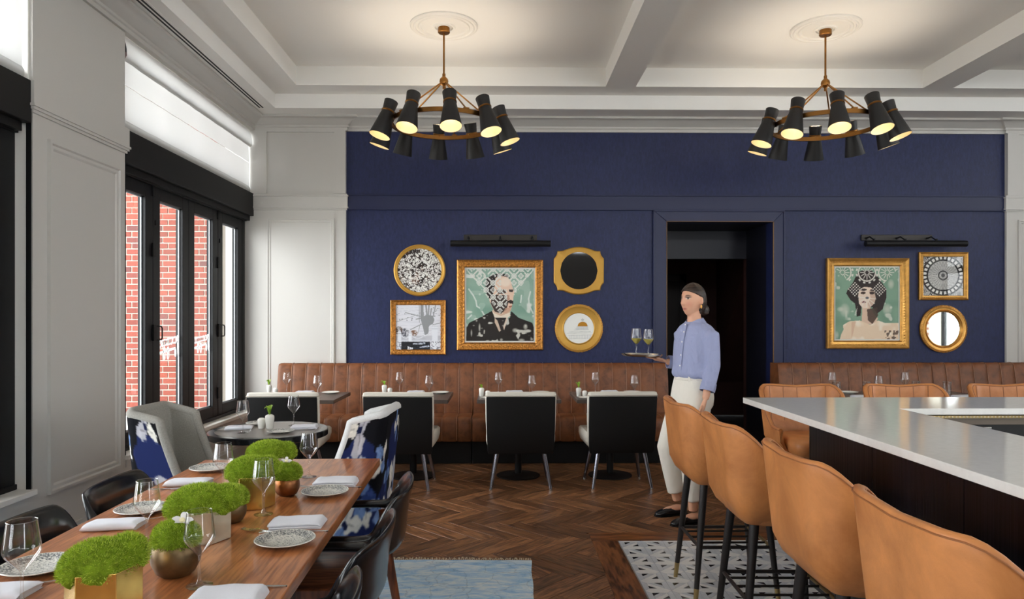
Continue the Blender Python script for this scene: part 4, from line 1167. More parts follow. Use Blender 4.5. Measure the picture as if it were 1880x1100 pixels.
def art_woman():
    A = Art(160, 184, (132, 166, 142), (135, 170, 825, 945), 5)
    A.mix((A.noise(5, 8) - .45) * 2, (112, 148, 124), .8)
    for (x, y, r, q) in ((240, 630, 60, 80), (190, 620, 40, 30), (150, 900, 30, 50), (700, 620, 60, 70), (740, 350, 40, 60)): A.ell(x, y, r, q, (222, 222, 206), .7 , soft=1.0)
    A.mix(np.clip((A.noise(18) * A.noise(7) - .55) * 8, 0, 1), (226, 226, 212), .8)
    hair = [(255, 450), (270, 410), (330, 330), (380, 220), (440, 200), (520, 200), (570, 230), (640, 330), (690, 400), (690, 500), (650, 620), (590, 670), (540, 600), (420, 600), (410, 690), (370, 700), (350, 560), (300, 520)]
    A.poly(hair, (44, 32, 28))
    A.poly([(430, 600), (520, 600), (560, 680), (600, 720), (560, 790), (420, 770), (425, 700)], (226, 194, 168)); A.poly([(480, 620), (590, 600), (600, 690), (540, 780), (490, 740)], (70, 50, 40), .85)
    A.poly([(385, 470), (400, 405), (450, 380), (520, 385), (560, 420), (575, 500), (560, 560), (500, 610), (430, 605), (395, 560)], (240, 218, 198))
    A.poly([(500, 420), (560, 420), (575, 500), (560, 560), (500, 610), (490, 560), (520, 500)], (206, 172, 148), .7)
    A.ell(443, 410, 36, 12, (60, 44, 40)); A.ell(438, 445, 28, 14, (74, 52, 44)); A.ell(535, 445, 28, 16, (62, 44, 38)); A.ell(545, 415, 34, 10, (60, 44, 40)); A.ell(482, 498, 18, 14, (96, 98, 104)); A.poly([(418, 545), (450, 530), (476, 545), (446, 556)], (120, 60, 56))
    dress = [(185, 945), (200, 890), (225, 840), (220, 790), (290, 750), (400, 740), (520, 790), (600, 740), (680, 770), (770, 770), (825, 770), (825, 945)]
    A.poly(dress, (240, 214, 184)); A.mix(A.pmask(dress) * np.clip((A.noise(14) - .5) * 3, 0, 1), (252, 238, 218), .9); A.poly([(310, 760), (360, 750), (330, 880), (310, 945)], (222, 178, 146), .6)
    dd = A.noise(40) > .55; A.mix(((A.X > 670) & (A.Y > 850)) * dd, (80, 60, 48), .8)
    # white ornamental crown
    tri = ((np.abs(A.X - 480) / 355 + (A.Y - 170) / 360) < 1).astype(float)
    pat = np.zeros(A.X.shape)
    for (cx, cy, R) in ((480, 225, 92), (215, 225, 92), (700, 225, 92)):
        d = np.hypot(A.X - cx, A.Y - cy); an = np.arctan2(A.Y - cy, A.X - cx)
        pat = np.maximum(pat, (np.abs(d - R) < 7)); pat = np.maximum(pat, (d < R * .82) & (d > R * .22) & (np.abs(np.sin(an * 6)) < .30 * R * .8 / np.maximum(d, 12)) )
        pat = np.maximum(pat, (np.abs(((an / (pi / 6)) % 1) - .5) < .22) & (np.abs(d - R * 1.22) < 9))
    A.mix(pat * tri, (234, 230, 218), .95)
    for cx in (350, 615):
        for i in range(-5, 6):
            for j in range(-5, 6):
                if abs(i) + abs(j) <= 5: A.ell(cx + i * 17, 405 + j * 17, 7, 7, (236, 230, 218)) if (i + j) % 2 == 0 else None
    for k in range(12):
        a = k * pi / 6 + .1; A.line([(482 + 26 * cos(a), 500 + 26 * sin(a)), (482 + 96 * cos(a), 500 + 100 * sin(a))], 9, (244, 238, 228), .7) if sin(a) > -.3 else None
    A.poly([(380, 590), (352, 650), (345, 690), (362, 690)], (225, 225, 215), .7)
    return A
def art_roses():
    A = Art(130, 130, (236, 234, 228), (0, 0, 1, 1), 9)
    cs = [(.34, .30, .19), (.70, .22, .17), (.76, .52, .17), (.5, .54, .13), (.2, .56, .15), (.36, .80, .17), (.70, .82, .17), (.10, .34, .12), (.56, .06, .12), (.9, .34, .12), (.9, .72, .12), (.16, .76, .1), (.52, .97, .12)]
    cl = np.full(A.X.shape, 9.); best = np.zeros(A.X.shape); jit = A.noise(26) * .05; jx = A.X + jit - .025; jy = A.Y + A.noise(24) * .05 - .025
    for (x, y, r) in cs:
        d = np.hypot(jx - x, jy - y) / r; an = np.arctan2(jy - y, jx - x)
        s = np.sin(d * 19 + an * 1 + 2.2 * np.sin(an * 4 + d * 7)); best = np.where(d < cl, s, best); cl = np.minimum(cl, d)
    A.mix((best > .62) & (cl < 1.1), (58, 46, 42), .9); A.mix((best > .2) & (best < .5) & (cl < .9) & (A.noise(30) > .55), (150, 140, 130), .7)
    A.mix(((cl > .95) & (A.noise(44) > .40)), (34, 26, 24), .95)
    A.mix((A.noise(54) * A.noise(16) > .40), (46, 34, 30), .9); A.mix((A.noise(9) > .8) & (best > 0), (150, 100, 70), .35)
    return A
def art_bridge():
    A = Art(130, 130, (230, 230, 236), (155, 190, 895, 935), 4)
    for k in range(14):
        y = 200 + k * 36; A.line([(155, y + A.rng.rand() * 60), (895, y + A.rng.rand() * 60 - 30)], 4, (190, 190, 200), .6)
    A.ell(210, 620, 70, 80, (90, 70, 60), .9, soft=.5); A.ell(310, 650, 70, 80, (70, 72, 82), .9, soft=.5); A.ell(450, 660, 70, 56, (120, 84, 62), .9, soft=.5); A.mix((A.noise(50) > .6) & (A.Y > 560) & (A.Y < 730) & (A.X < 510), (225, 225, 230), .8)
    gy = (150, 152, 154)
    A.poly([(560, 190), (610, 190), (615, 380), (660, 350), (760, 370), (790, 430), (770, 500), (700, 540), (690, 680), (630, 690), (600, 560), (560, 420)], gy)
    for (a, b, w) in (((650, 190), (670, 380), 26), ((700, 190), (690, 380), 22), ((740, 250), (720, 380), 20), ((810, 190), (770, 380), 16), ((315, 318), (580, 385), 14), ((490, 428), (600, 405), 18), ((400, 600), (600, 500), 14), ((540, 190), (545, 480), 10), ((520, 660), (560, 500), 8), ((760, 520), (895, 490), 12), ((160, 475), (520, 350), 6)): A.line([a, b], w, gy, .95)
    for k in range(26): A.ell(170 + A.rng.rand() * 710, 210 + A.rng.rand() * 300, 5 + A.rng.rand() * 8, 5 + A.rng.rand() * 8, gy)
    A.poly([(155, 770), (895, 770), (895, 800), (155, 800)], (214, 216, 224)); A.poly([(240, 806), (720, 806), (720, 935), (240, 935)], (20, 22, 30)); A.poly([(430, 830), (640, 815), (640, 845), (440, 850)], (200, 206, 218)); A.poly([(350, 880), (440, 905), (430, 935), (345, 935)], (225, 228, 236)); A.poly([(540, 890), (700, 860), (710, 890), (560, 905)], (190, 198, 214))
    pat = (np.abs(((A.X + A.Y) / 22) % 1 - .5) < .12) | (np.abs(((A.X - A.Y) / 22) % 1 - .5) < .12)
    A.mix(pat & (A.Y > 700) & (A.Y < 770), (110, 112, 124), .8)
    for (x, w, t) in ((215, 62, 640), (390, 50, 670), (795, 96, 560)):
        A.poly([(x - w / 2, t), (x + w / 2, t), (x + w / 2, 935), (x - w / 2, 935)] if w > 55 else [(x - w / 2, t), (x + w / 2, t), (x + w / 2, 790), (x - w / 2, 790)], (236, 238, 244)); A.poly([(x - w * .3, t - 20), (x + w * .3, t - 20), (x + w * .4, t), (x - w * .4, t)], (224, 226, 232)); A.line([(x, t - 90), (x, t)], 9, (214, 216, 222))
        A.line([(x - w / 2, t + 30), (x + w / 2, t + 30)], 5, (150, 154, 166))
    A.line([(250, 710), (320, 755), (365, 720)], 9, (236, 238, 244)); A.line([(415, 700), (520, 755), (640, 700), (745, 630)], 9, (236, 238, 244)); A.mix((A.noise(46) > .62) & (A.Y > 800), (60, 64, 78), .5)
    return A
def art_dome():
    A = Art(120, 120, (238, 238, 232), (110, 680, 440, 990), 6)
    A.poly([(262, 815)] + [(315 + 53 * cos(a), 815 - 46 * sin(a)) for a in np.linspace(pi, 0, 18)] + [(368, 815)], (186, 128, 24))
    A.line([(315, 735), (315, 768)], 5, (176, 176, 172)); A.line([(306, 750), (324, 750)], 14, (190, 190, 186)); g_ = (176, 178, 176)
    for (y, x0, x1) in ((820, 250, 375), (836, 232, 375), (852, 222, 380), (872, 170, 400), (886, 150, 412), (906, 160, 412), (940, 165, 408)): A.line([(x0, y), (x1, y - 6)], 3, g_, .9)
    for k in range(14): A.line([(180 + k * 17, 905), (180 + k * 17, 940)], 5, (196, 198, 196), .9)
    for k in range(10): A.line([(255 + k * 12, 822), (255 + k * 12, 850)], 3, g_, .8)
    A.poly([(235, 850), (265, 815), (368, 815), (378, 850)], (206, 208, 206), .5)
    return A
def art_lace():
    A = Art(130, 130, (232, 228, 222), (0, 0, 1, 1), 8)
    def rose(cx, cy, R):
        d = np.hypot(A.X - cx, A.Y - cy); an = np.arctan2(A.Y - cy, A.X - cx)
        A.mix(np.abs(d - R * .9) < R * .16, (26, 24, 24)); k = 28 if R > .3 else 14
        A.mix((np.abs(d - R * .9) < R * .075) & (np.abs(((an * k / (2 * pi)) % 1) - .5) < .3), (236, 234, 228))
        A.mix(d < R * .74, (196, 194, 190)); 
        sp = np.abs(np.sin(an * k / 2 + d / R * 4)) < .16; sp2 = np.abs(np.sin(an * k / 2 - d / R * 4)) < .16
        A.mix((d < R * .72) & (d > R * .12) & (sp | sp2), (70, 68, 68), .9); A.mix(np.abs(d - R * .22) < R * .03, (60, 58, 58)); A.mix(d < R * .1, (90, 88, 88))
    A.mix(A.noise(40) > .52, (34, 32, 32), .9)
    for (x, y) in ((.06, .04), (.3, -.06), (.72, -.04), (.97, .1), (-.05, .3), (.04, .88), (.9, .95), (.45, 1.08), (1.06, .62)): rose(x, y, .2)
    rose(.5, .48, .5)
    return A

# ------------------------------------------------------------------ frames
YF = YB - .002
def rect_frame(name, label, x0, x1, z0, z1, prof, mat_, art=None, art_in=0.05, art_y=-.012, mat_w=0.0, glass=False, orn=None, cat='picture'):
    r = thing(name, label, cat, ((x0 + x1) / 2, YF, z0))
    hw = (x1 - x0) / 2; H = z1 - z0
    def rg(i, d): return [Vector((-hw + i, -d, i)), Vector((hw - i, -d, i)), Vector((hw - i, -d, H - i)), Vector((-hw + i, -d, H - i))]
    MB().loft([rg(i, d) for i, d in prof], cap=False).build('frame', mat_, r, ang=30)
    MB().box(-hw + .01, hw - .01, -.008, 0, .01, H - .01).build('backing', M['black_matte'], r, smooth=False)
    i = art_in
    if mat_w:
        MB().box(-hw + i - .004, hw - i + .004, art_y + .001, art_y + .004, i - .004, H - i + .004).build('mat_board', plain('mat_white', (232, 230, 222), .8) if 'mat_white' not in bpy.data.materials else bpy.data.materials['mat_white'], r, smooth=False)
        i = i + mat_w
    if art is not None: art_mesh('print', art, -hw + i, hw - i, i, H - i, art_y, M['print'], r)
    if glass:
        i = art_in; MB().add([(-hw + i, art_y - .004, i), (hw - i, art_y - .004, i), (hw - i, art_y - .004, H - i), (-hw + i, art_y - .004, H - i)], [(0, 1, 2, 3)]).build('glass', M['picture_glass'], r, smooth=False)
    if orn:
        inset_, dep, pitch, size = orn; mb = MB()
        path = []
        w2, h2 = hw - inset_, H / 2 - inset_
        nx_, nz_ = max(2, round(2 * w2 / pitch)), max(2, round(2 * h2 / pitch))
        for k in range(nx_): path += [(-w2 + 2 * w2 * (k + .5) / nx_, inset_, 0), (-w2 + 2 * w2 * (k + .5) / nx_, H - inset_, 0)]
        for k in range(nz_): path += [(-w2, inset_ + 2 * h2 * (k + .5) / nz_, 1), (w2, inset_ + 2 * h2 * (k + .5) / nz_, 1)]
        for n_, (x, z, o_) in enumerate(path):
            for (dx, dz, s_) in ((0, 0, 1), (.42, .5, .55), (-.42, -.5, .55)):
                cx = x + (dx if o_ == 0 else dz) * pitch; cz = z + (dz if o_ == 0 else dx) * size * 1.2
                a = (pi / 4 if n_ % 2 else -pi / 4); s1, s2 = size * s_ * 1.25, size * s_ * .7
                pts = []
                for q in range(6):
                    t_ = 2 * pi * q / 6; px, pz = s1 * cos(t_), s2 * sin(t_); pts.append((cx + px * cos(a) - pz * sin(a), -dep, cz + px * sin(a) + pz * cos(a)))
                pts.append((cx, -dep - size * .8 * s_, cz)); mb.add(pts, [(q, (q + 1) % 6, 6) for q in range(6)])
        struct(mb.build('carved_ornament', mat_, r, ang=70), 'stuff')
    return r
RY = Matrix.Rotation(pi / 2, 4, 'X')      # lathe axis -> -y
def round_frame(name, label, cx, cz, prof, mat_, cat='picture'):
    r = thing(name, label, cat, (cx, YF, cz))
    MB().lathe(prof, 64, (0, 0, 0), RY).build('frame', mat_, r, ang=30)
    return r
# large portrait
rect_frame('framed_portrait', 'large gilt-framed portrait of a man in a black suit under a white stencilled lattice', -.482, .459, 1.126, 2.114,
           [(0, 0), (0, .03), (.012, .04), (.024, .034), (.05, .03), (.068, .026), (.076, .03), (.083, .024), (.085, .008)], M['gold_dark'], art_man(), .083, -.012, .018, True, (.045, .034, .045, .016))
# woman
rect_frame('framed_portrait', 'gilt-framed portrait of a woman with a patterned white headdress behind the bar', 3.585, 4.492, 1.142, 2.137,
           [(0, 0), (0, .045), (.012, .05), (.03, .042), (.05, .03), (.07, .026), (.08, .03), (.086, .022), (.088, .008)], M['gold'], art_woman(), .086, -.012, .016, True, (.042, .036, .03, .009))
rect_frame('framed_print', 'small square gilt frame with a black and white bridge and tree print', -1.205, -.606, 1.079, 1.674,
           [(0, 0), (0, .03), (.006, .034), (.012, .028), (.03, .022), (.045, .02), (.05, .026), (.054, .02), (.056, .006)], M['gold_dark'], art_bridge(), .055, -.01, 0, True, (.03, .023, .045, .012))
rect_frame('framed_print', 'small gilt rope-edged frame with a black and white lace roundel print', 4.613, 5.16, 1.677, 2.205,
           [(0, 0), (0, .03), (.01, .036), (.02, .026), (.034, .03), (.046, .026), (.05, .008)], M['gold'], art_lace(), .05, -.012, 0, True, (.027, .03, .022, .009))
# round rose print
r = round_frame('framed_print', 'round gilt frame with a black and white rose print', -.891, 1.999, [(.282, 0), (.282, .022), (.27, .03), (.255, .022), (.243, .02), (.238, .008)], M['gold_satin'])
art_mesh('print', art_roses(), -.245, .245, -.245, .245, -.009, M['print'], r, (0, 0, .242))
MB().lathe([(.27, .0), (.27, .007), (0, .007)], 48, (0, 0, 0), RY).build('backing', M['black_matte'], r)
# dark convex mirror in scalloped frame
r = thing('scalloped_mirror', 'round dark mirror in a scalloped gold frame', 'mirror', (.853, YF, 1.997))
def scallop(s):
    """arched top and bottom, straight sides, notched corners"""
    q = []
    for x in (0, .05, .10, .14): q.append((x, .262 - .9 * x * x * 1.6))
    q += [(.17, .221), (.2, .217), (.232, .217), (.236, .21), (.238, .19), (.248, .165), (.262, .145), (.273, .135), (.275, .12), (.275, .0)]
    out = [(x, z) for x, z in q]
    out += [(x, -z) for x, z in q[::-1][1:]]
    out += [(-x, -z) for x, z in q[1:]]
    out += [(-x, z) for x, z in q[::-1][1:-1]]
    return [(x * s, z * s) for x, z in out]
po = scallop(1.0); rings = []
for (s, d) in ((1, 0), (1, .016), (.96, .026), (.93, .024), (.82, .02)): rings.append([Vector((p[0] * s, -d, p[1] * s)) for p in po])
n_ = len(po)
rings.append([Vector((.205 * cos(atan2(p[1], p[0])), -.018, .205 * sin(atan2(p[1], p[0])))) for p in po])
MB().loft(rings, cap=False).build('frame', M['gold_satin'], r, ang=30)
mb = MB()
for k in range(64): 
    a = 2 * pi * k / 64; mb.lathe([(0, .004), (.004, .002), (.0045, 0)], 6, (.207 * cos(a), -.019, .207 * sin(a)), RY)
struct(mb.build('beading', M['gold'], r), 'stuff')
MB().lathe([(.206, .015), (.1, .017), (0, .0175)], 48, (0, 0, 0), RY).build('mirror_glass', M['dark_mirror'], r)
# gold-domed building on a round plate
r = round_frame('framed_print', 'round gilt frame with wide gold mount around a drawing of a gold-domed building', .853, 1.365, [(.262, 0), (.262, .02), (.24, .028), (.225, .02), (.182, .014), (.172, .02), (.166, .012), (.162, .008)], M['gold_satin'])
art_mesh('print', art_dome(), -.168, .168, -.168, .168, -.011, M['print'], r, (0, 0, .167))
MB().lathe([(.25, 0), (.25, .006), (0, .006)], 48, (0, 0, 0), RY).build('backing', M['black_matte'], r)
def rim_ornament(parent, R, n, size, dep, mat_):
    mb = MB(); rg = random.Random(3)
    for k in range(n):
        a = 2 * pi * k / n
        for (dr, s_) in ((0, 1), (-.014, .7), (.012, .6)):
            rr_ = R + dr + rg.uniform(-.003, .003); aa = a + rg.uniform(-.02, .02); t0 = aa + (pi / 4 if k % 2 else -pi / 4)
            cx, cz = rr_ * cos(aa), rr_ * sin(aa); pts = []
            for q in range(6):
                b = 2 * pi * q / 6; px, pz = size * s_ * 1.2 * cos(b), size * s_ * .7 * sin(b); pts.append((cx + px * cos(t0) - pz * sin(t0), -dep, cz + px * sin(t0) + pz * cos(t0)))
            pts.append((cx, -dep - size * .9 * s_, cz)); mb.add(pts, [(q, (q + 1) % 6, 6) for q in range(6)])
    return struct(mb.build('carved_ornament', mat_, parent, ang=70), 'stuff')
rim_ornament(r, .248, 96, .010, .020, M['gold_dark'])
# round mirror
r = round_frame('round_mirror', 'round mirror in a carved gilt frame above the right banquette', 4.886, 1.358, [(.262, 0), (.262, .025), (.24, .034), (.226, .03), (.215, .03), (.205, .02), (.198, .03), (.19, .024), (.186, .01)], M['gold'], 'mirror')
rim_ornament(r, .246, 96, .010, .028, M['gold_dark'])
MB().lathe([(.19, .011), (0, .011)], 48, (0, 0, 0), RY).build('mirror_glass', M['mirror'], r)

# ------------------------------------------------------------------ picture lights
def picture_light(x0, x1, p0, p1, zb, label):
    r = thing('picture_light', label, 'picture light', ((x0 + x1) / 2, YF, zb)); L = (x1 - x0) / 2; cxp = (p0 + p1) / 2 - (x0 + x1) / 2; hp = (p1 - p0) / 2
    MB().box(cxp - hp, cxp + hp, -.022, 0, .09, .155).build('wall_plate', M['dark_bronze'], r, smooth=False, bevel=.004)
    MB().lathe([(0, -L), (.034, -L), (.034, L), (0, L)], 24, (0, -.19, .04), Matrix.Rotation(pi / 2, 4, 'Y')).build('lamp_bar', M['black_metal'], r)
    for k in range(3):
        x = cxp + hp * (-.86 + .86 * k)
        a = MB().tube([(x, -.02, .115), (x, -.09, .125), (x, -.17, .085), (x, -.19, .06)], .007, 8).build('arm', M['black_metal'], r)
        MB().lathe([(0, 0), (.013, 0), (.013, .02), (0, .024)], 12, (x, -.02, .115), RY).build('knuckle', M['black_metal'], a)
        MB().lathe([(0, -.012), (.013, -.008), (.013, .008), (0, .012)], 12, (x, -.19, .082)).build('knuckle', M['black_metal'], a)
    return r
picture_light(-.541, .53, -.41, .393, 2.235, 'black picture light bar above the large portrait of the man')
picture_light(3.93, 5.03, 3.972, 4.759, 2.242, 'black picture light bar above the portrait of the woman')

# ------------------------------------------------------------------ chandeliers and ceiling roses
def medallion(x, y, label):
    t = thing('ceiling_medallion', label, 'ceiling rose', (x, y, ZC))
    pr = [(.29, 0), (.29, -.012), (.28, -.02), (.265, -.018), (.258, -.026), (.246, -.026), (.24, -.016), (.225, -.016), (.216, -.024), (.2, -.024), (.192, -.014), (.1, -.012), (.092, -.022), (.078, -.022), (.07, -.012), (.06, -.012), (.055, -.02), (.045, -.02), (0, -.02)]
    MB().lathe(pr, 64).build('moulded_disc', M['white_paint'], t, ang=25)
    return t
medallion(-.492, 6.1, 'round white plaster ceiling rose above the left chandelier'); medallion(2.813, 6.1, 'round white plaster ceiling rose above the right chandelier')
shade_in = bpy.data.materials.new('shade_inside'); shade_in.use_nodes = True
_b = shade_in.node_tree.nodes['Principled BSDF']; _b.inputs['Base Color'].default_value = lin((250, 238, 212)); _b.inputs['Roughness'].default_value = .6
M['bulb'] = emis('bulb_glow', (255, 228, 180), 14.0)
LAMP_DOWN, LAMP_UP = 3.0, 2.9
def chandelier(x, y, d0, label):
    t = thing('chandelier', label, 'chandelier', (x, y, 0))
    zr, R = 3.14, .45
    MB().lathe([(0, ZC - .018), (.05, ZC - .018), (.052, ZC - .06), (.046, ZC - .066), (0, ZC - .066)], 28).build('canopy', M['brass_aged'], t)
    MB().tube([(0, 0, ZC - .06), (0, 0, 3.54)], .0085, 10).build('rod', M['brass_aged'], t)
    MB().lathe([(0, 3.575), (.014, 3.575), (.014, 3.55), (.02, 3.545), (.034, 3.53), (.0385, 3.51), (.034, 3.488), (.02, 3.475), (.012, 3.47), (.012, 3.445), (0, 3.44)], 24).build('ball_hub', M['brass_aged'], t)
    rb = MB(); prof = [(R - .006, zr - .018), (R + .006, zr - .018), (R + .006, zr + .018), (R - .006, zr + .018), (R - .006, zr - .018)]
    rb.lathe(prof, 72); rb.build('ring_band', M['brass_aged'], t, ang=30)
    for k in range(5):
        a = d0 + radians(18 + 72 * k)
        MB().tube([(.02 * cos(a), .02 * sin(a), 3.50), (R * cos(a), R * sin(a), zr + .02)], .0065, 8).build('support_arm', M['brass_aged'], t)
        MB().box(-.022, .022, -.014, .014, 0, .01).build('arm_bracket', M['brass_aged'], t, smooth=False, loc=(R * cos(a), R * sin(a), zr + .017), rot=(0, 0, a + pi / 2))
    outer = [(.05, -.002), (.058, .085), (.056, .087), (.046, .0), (.046, -.005)]
    sh_o = MB().lathe([(.054, .082), (.0565, .088), (.058, .086), (.049, .0), (.049, -.004), (.088, -.225), (.0872, -.227), (.0862, -.225)], 32)
    sh_i = MB().lathe([(.0862, -.225), (.046, -.004), (.0, .02)], 32)
    sh_t = MB().lathe([(0, .03), (.046, .02), (.054, .082)], 32)
    first = None
    for k in range(10):
        a = d0 + 2 * pi * k / 10
        rx = .50
        Mx = (rx * cos(a), rx * sin(a), zr + .045)
        rot = Matrix.Rotation(a, 3, 'Z') @ Matrix.Rotation(radians(-19), 3, 'Y')
        e = rot.to_euler()
        if first is None:
            s = sh_o.build('shade', M['shade_black'], t); i_ = sh_i.build('shade_lining', shade_in, s); j_ = sh_t.build('top_lining', shade_in, s)
            cl = MB().lathe([(.0495, -.012), (.0545, -.008), (.0545, .002), (.0495, .006)], 28).build('neck_collar', M['brass_aged'], s)
            bl = MB().lathe([(0, -.13), (.02, -.12), (.028, -.1), (.024, -.075), (.012, -.05), (0, -.05)], 16).build('bulb', M['bulb'], s)
            first = s; kids = [i_, j_, cl, bl]
        else:
            s = first.copy(); C.objects.link(s); s.parent = t
            for c in kids:
                cc = c.copy(); C.objects.link(cc); cc.parent = s
        s.location = Mx; s.rotation_euler = e
        for (zz, pw_) in ((-.09, LAMP_DOWN), (.055, LAMP_UP)):
            ld = bpy.data.lights.new('shade_lamp', 'POINT'); ld.energy = pw_; ld.color = (1, .9, .78); ld.shadow_soft_size = .03
            lo = bpy.data.objects.new('shade_lamp', ld); C.objects.link(lo); lo.parent = s; lo.location = (0, 0, zz)
        MB().box(-.03, .03, -.008, .008, -.006, .006).build('shade_bracket', M['brass_aged'], t, smooth=False, loc=((R + .02) * cos(a), (R + .02) * sin(a), zr + .025), rot=(0, radians(-20), a))
    return t
M['shade_black'] = plain('shade_black', (34, 32, 31), .48, spec=.4)
chandelier(-.492, 6.1, radians(-90 + 10), 'left brass ring chandelier with ten black hourglass shades')
chandelier(2.813, 6.1, radians(-90 + 5.5 - 20), 'right brass ring chandelier with ten black hourglass shades, above the bar')

# ------------------------------------------------------------------ wing chairs with painted floral outside
M['floral'] = attr_mat('floral_linen', .85, .15, .3, 500)
def art_floral(seed, left):
    A = Art(221, 111, (9, 9, 15), (0, 0, 2.2, 1), seed)
    nv, B2, B1, W1, W2 = (26, 36, 80), (44, 64, 120), (104, 130, 176), (214, 210, 200), (172, 170, 176)
    wob = A.noise(40, 20) * .05; wob2 = A.noise(36, 24) * .05
    A.X = A.X + wob - .025; A.Y = A.Y + wob2 - .025
    for (x, y, rx, ry, a) in ((.25, .33, .26, .2, .2), (.6, .7, .2, .25, .5), (1.0, .3, .28, .22, -.3), (1.35, .72, .26, .2, .4), (1.98, .33, .3, .17, .1), (1.7, .75, .2, .24, .2), (2.1, .86, .22, .14, 0)): A.ell(x, y, rx, ry, nv, 1, a)
    def flower(cx, cy, R, cols, n=5, a0=0):
        for k in range(n):
            a = a0 + 2 * pi * k / n; c = cols[k % len(cols)]
            A.ell(cx + R * .62 * cos(a), cy + R * .62 * sin(a), R * .56, R * .40, c, 1, a)
            A.ell(cx + R * .75 * cos(a + .12), cy + R * .75 * sin(a + .12), R * .34, R * .16, tuple(min(255, q + 20) for q in c), .7, a)
            A.ell(cx + R * .45 * cos(a), cy + R * .45 * sin(a), R * .3, R * .05, tuple(q * .6 for q in c), .6, a)
        A.ell(cx, cy, R * .2, R * .16, (18, 24, 56))
    for (x, y, R, cols, a, n) in ((.22, .05, .16, [W2, W1], .6, 3), (.10, .68, .23, [W1, W2, W1], .3, 5), (.46, .70, .19, [B1, B2, B1], .1, 5), (.22, .97, .14, [B1, W2], .4, 4), (.62, .22, .1, [B1, W1], .5, 4),
                        (.88, .12, .13, [W1, B1], .2, 4), (.85, .62, .2, [W2, W1, B1], .5, 5), (1.22, .5, .12, [B1, B2], .1, 4), (1.3, .88, .2, [W1, B1, W2], .6, 5),
                        (1.56, .34, .13, [W1, B1], .9, 4), (1.60, .70, .13, [B1, W1], .2, 4), (2.02, .08, .2, [W2, W2, W1], 2.0, 3), (1.96, .52, .22, [W1, W2, W1, W2], .3, 5), (1.74, .62, .15, [B1, B1, B2], .8, 5), (1.82, .84, .17, [W1, B1, W1], .1, 4), (2.1, .97, .15, [W1, W2], .5, 5)):
        flower(x, y, R, cols, n, a)
    p_ = np.pad(A.a, ((1, 1), (1, 1), (0, 0)), mode='edge'); A.a = .4 * A.a + .15 * (p_[:-2, 1:-1] + p_[2:, 1:-1] + p_[1:-1, :-2] + p_[1:-1, 2:])
    return A
def wing_chair(loc, rz, label, seed):
    t = thing('wing_chair', label, 'chair', loc, rz, 'blue floral wing chairs at the far end of the long table')
    # plan U (local +x forward): back x=-.27, wings to x=.1 at top, .22 at the bottom; half width .27
    hw, xb, rc = .21, -.21, .06
    na, nz = 220, 110
    def stn(s, u):
        xf = -.015 + .2 * (1 - u) ** 1.3
        L1 = hw - rc; L2 = rc * pi / 2; L3 = xf - (xb + rc); a = abs(s); sg = 1 if s >= 0 else -1; d = a * (L1 + L2 + L3)
        if d < L1: p = (xb, d); n = (-1, 0)
        elif d < L1 + L2: q = (d - L1) / rc; p = (xb + rc - rc * cos(q), L1 + rc * sin(q)); n = (-cos(q), sin(q))
        else: p = (xb + rc + d - L1 - L2, hw); n = (0, 1)
        return Vector((p[0], sg * p[1], 0)), Vector((n[0], sg * n[1], 0)), a
    z0, z1 = .27, .965
    def P(s, u, off):
        p, n, a = stn(s, u)
        top = z1 - .05 * max(0, (a - .35) / .65) ** 1.3
        z = z0 + (top - z0) * u
        lean = -.075 * u + .0
        return p * (1 - .02 * u) + n * off + Vector((lean, 0, z))
    art = art_floral(seed, True)
    vs = []; fs = []; cols = []
    for j in range(nz + 1):
        for i in range(na + 1):
            s = -1 + 2 * i / na; u = j / nz; vs.append(P(s, u, .0))
            cols.append(art.a[int((1 - u) * (art.h - 1)), int((i / na) * (art.w - 1))])
    for j in range(nz):
        for i in range(na): q = j * (na + 1) + i; fs.append((q, q + 1, q + na + 2, q + na + 1))
    me = bpy.data.meshes.new('outer_cover'); me.from_pydata(vs, [], fs); me.materials.append(M['floral']); set_cols(me, lin_arr(np.array(cols)))
    me.polygons.foreach_set('use_smooth', [True] * len(me.polygons))
    o = bpy.data.objects.new('outer_cover', me); C.objects.link(o); o.parent = t
    inr = M['pale_felt'] if seed == 2 else M['grey_felt']
    th = .045
    rows = [[P(-1 + 2 * i / 60, j / 10, -th) for i in range(61)] for j in range(11)]
    MB().loft(rows, cap=False, closed=False).build('inner_back', inr, t, ang=70)
    # rolled edge over top and wing fronts
    path = [P(-1, j / 12, -th / 2) for j in range(13)] + [P(-1 + 2 * i / 60, 1, -th / 2) for i in range(1, 60)] + [P(1, 1 - j / 12, -th / 2) for j in range(13)]
    MB().tube(path, th / 2 + .003, 10).build('rolled_edge', inr, t, ang=80)
    rg_ = []
    for (z, hx, hy) in ((.27, .19, .165), (.30, .21, .17), (.42, .22, .172), (.465, .215, .168), (.475, .17, .14)): rg_.append([Vector((p[0] + .01, p[1], z)) for p in rr_poly(hx, hy, .05, 5)])
    MB().loft(rg_).build('seat', inr, t, ang=60)
    for (x, y) in ((-.19, .17), (-.19, -.17), (.19, .17), (.19, -.17)): MB().tube([(x, y, .275), (x * 1.08, y * 1.08, 0)], [.02, .012], 12).build('leg', M['stool_leg'], t)
    return t
wing_chair((-.86, 3.90, .006), pi - .06, 'blue floral wing chair with pale inner back, right of the table end', 2)
wing_chair((-1.69, 3.92, .006), -.08, 'blue floral wing chair with grey felt inside, by the window pier', 11)
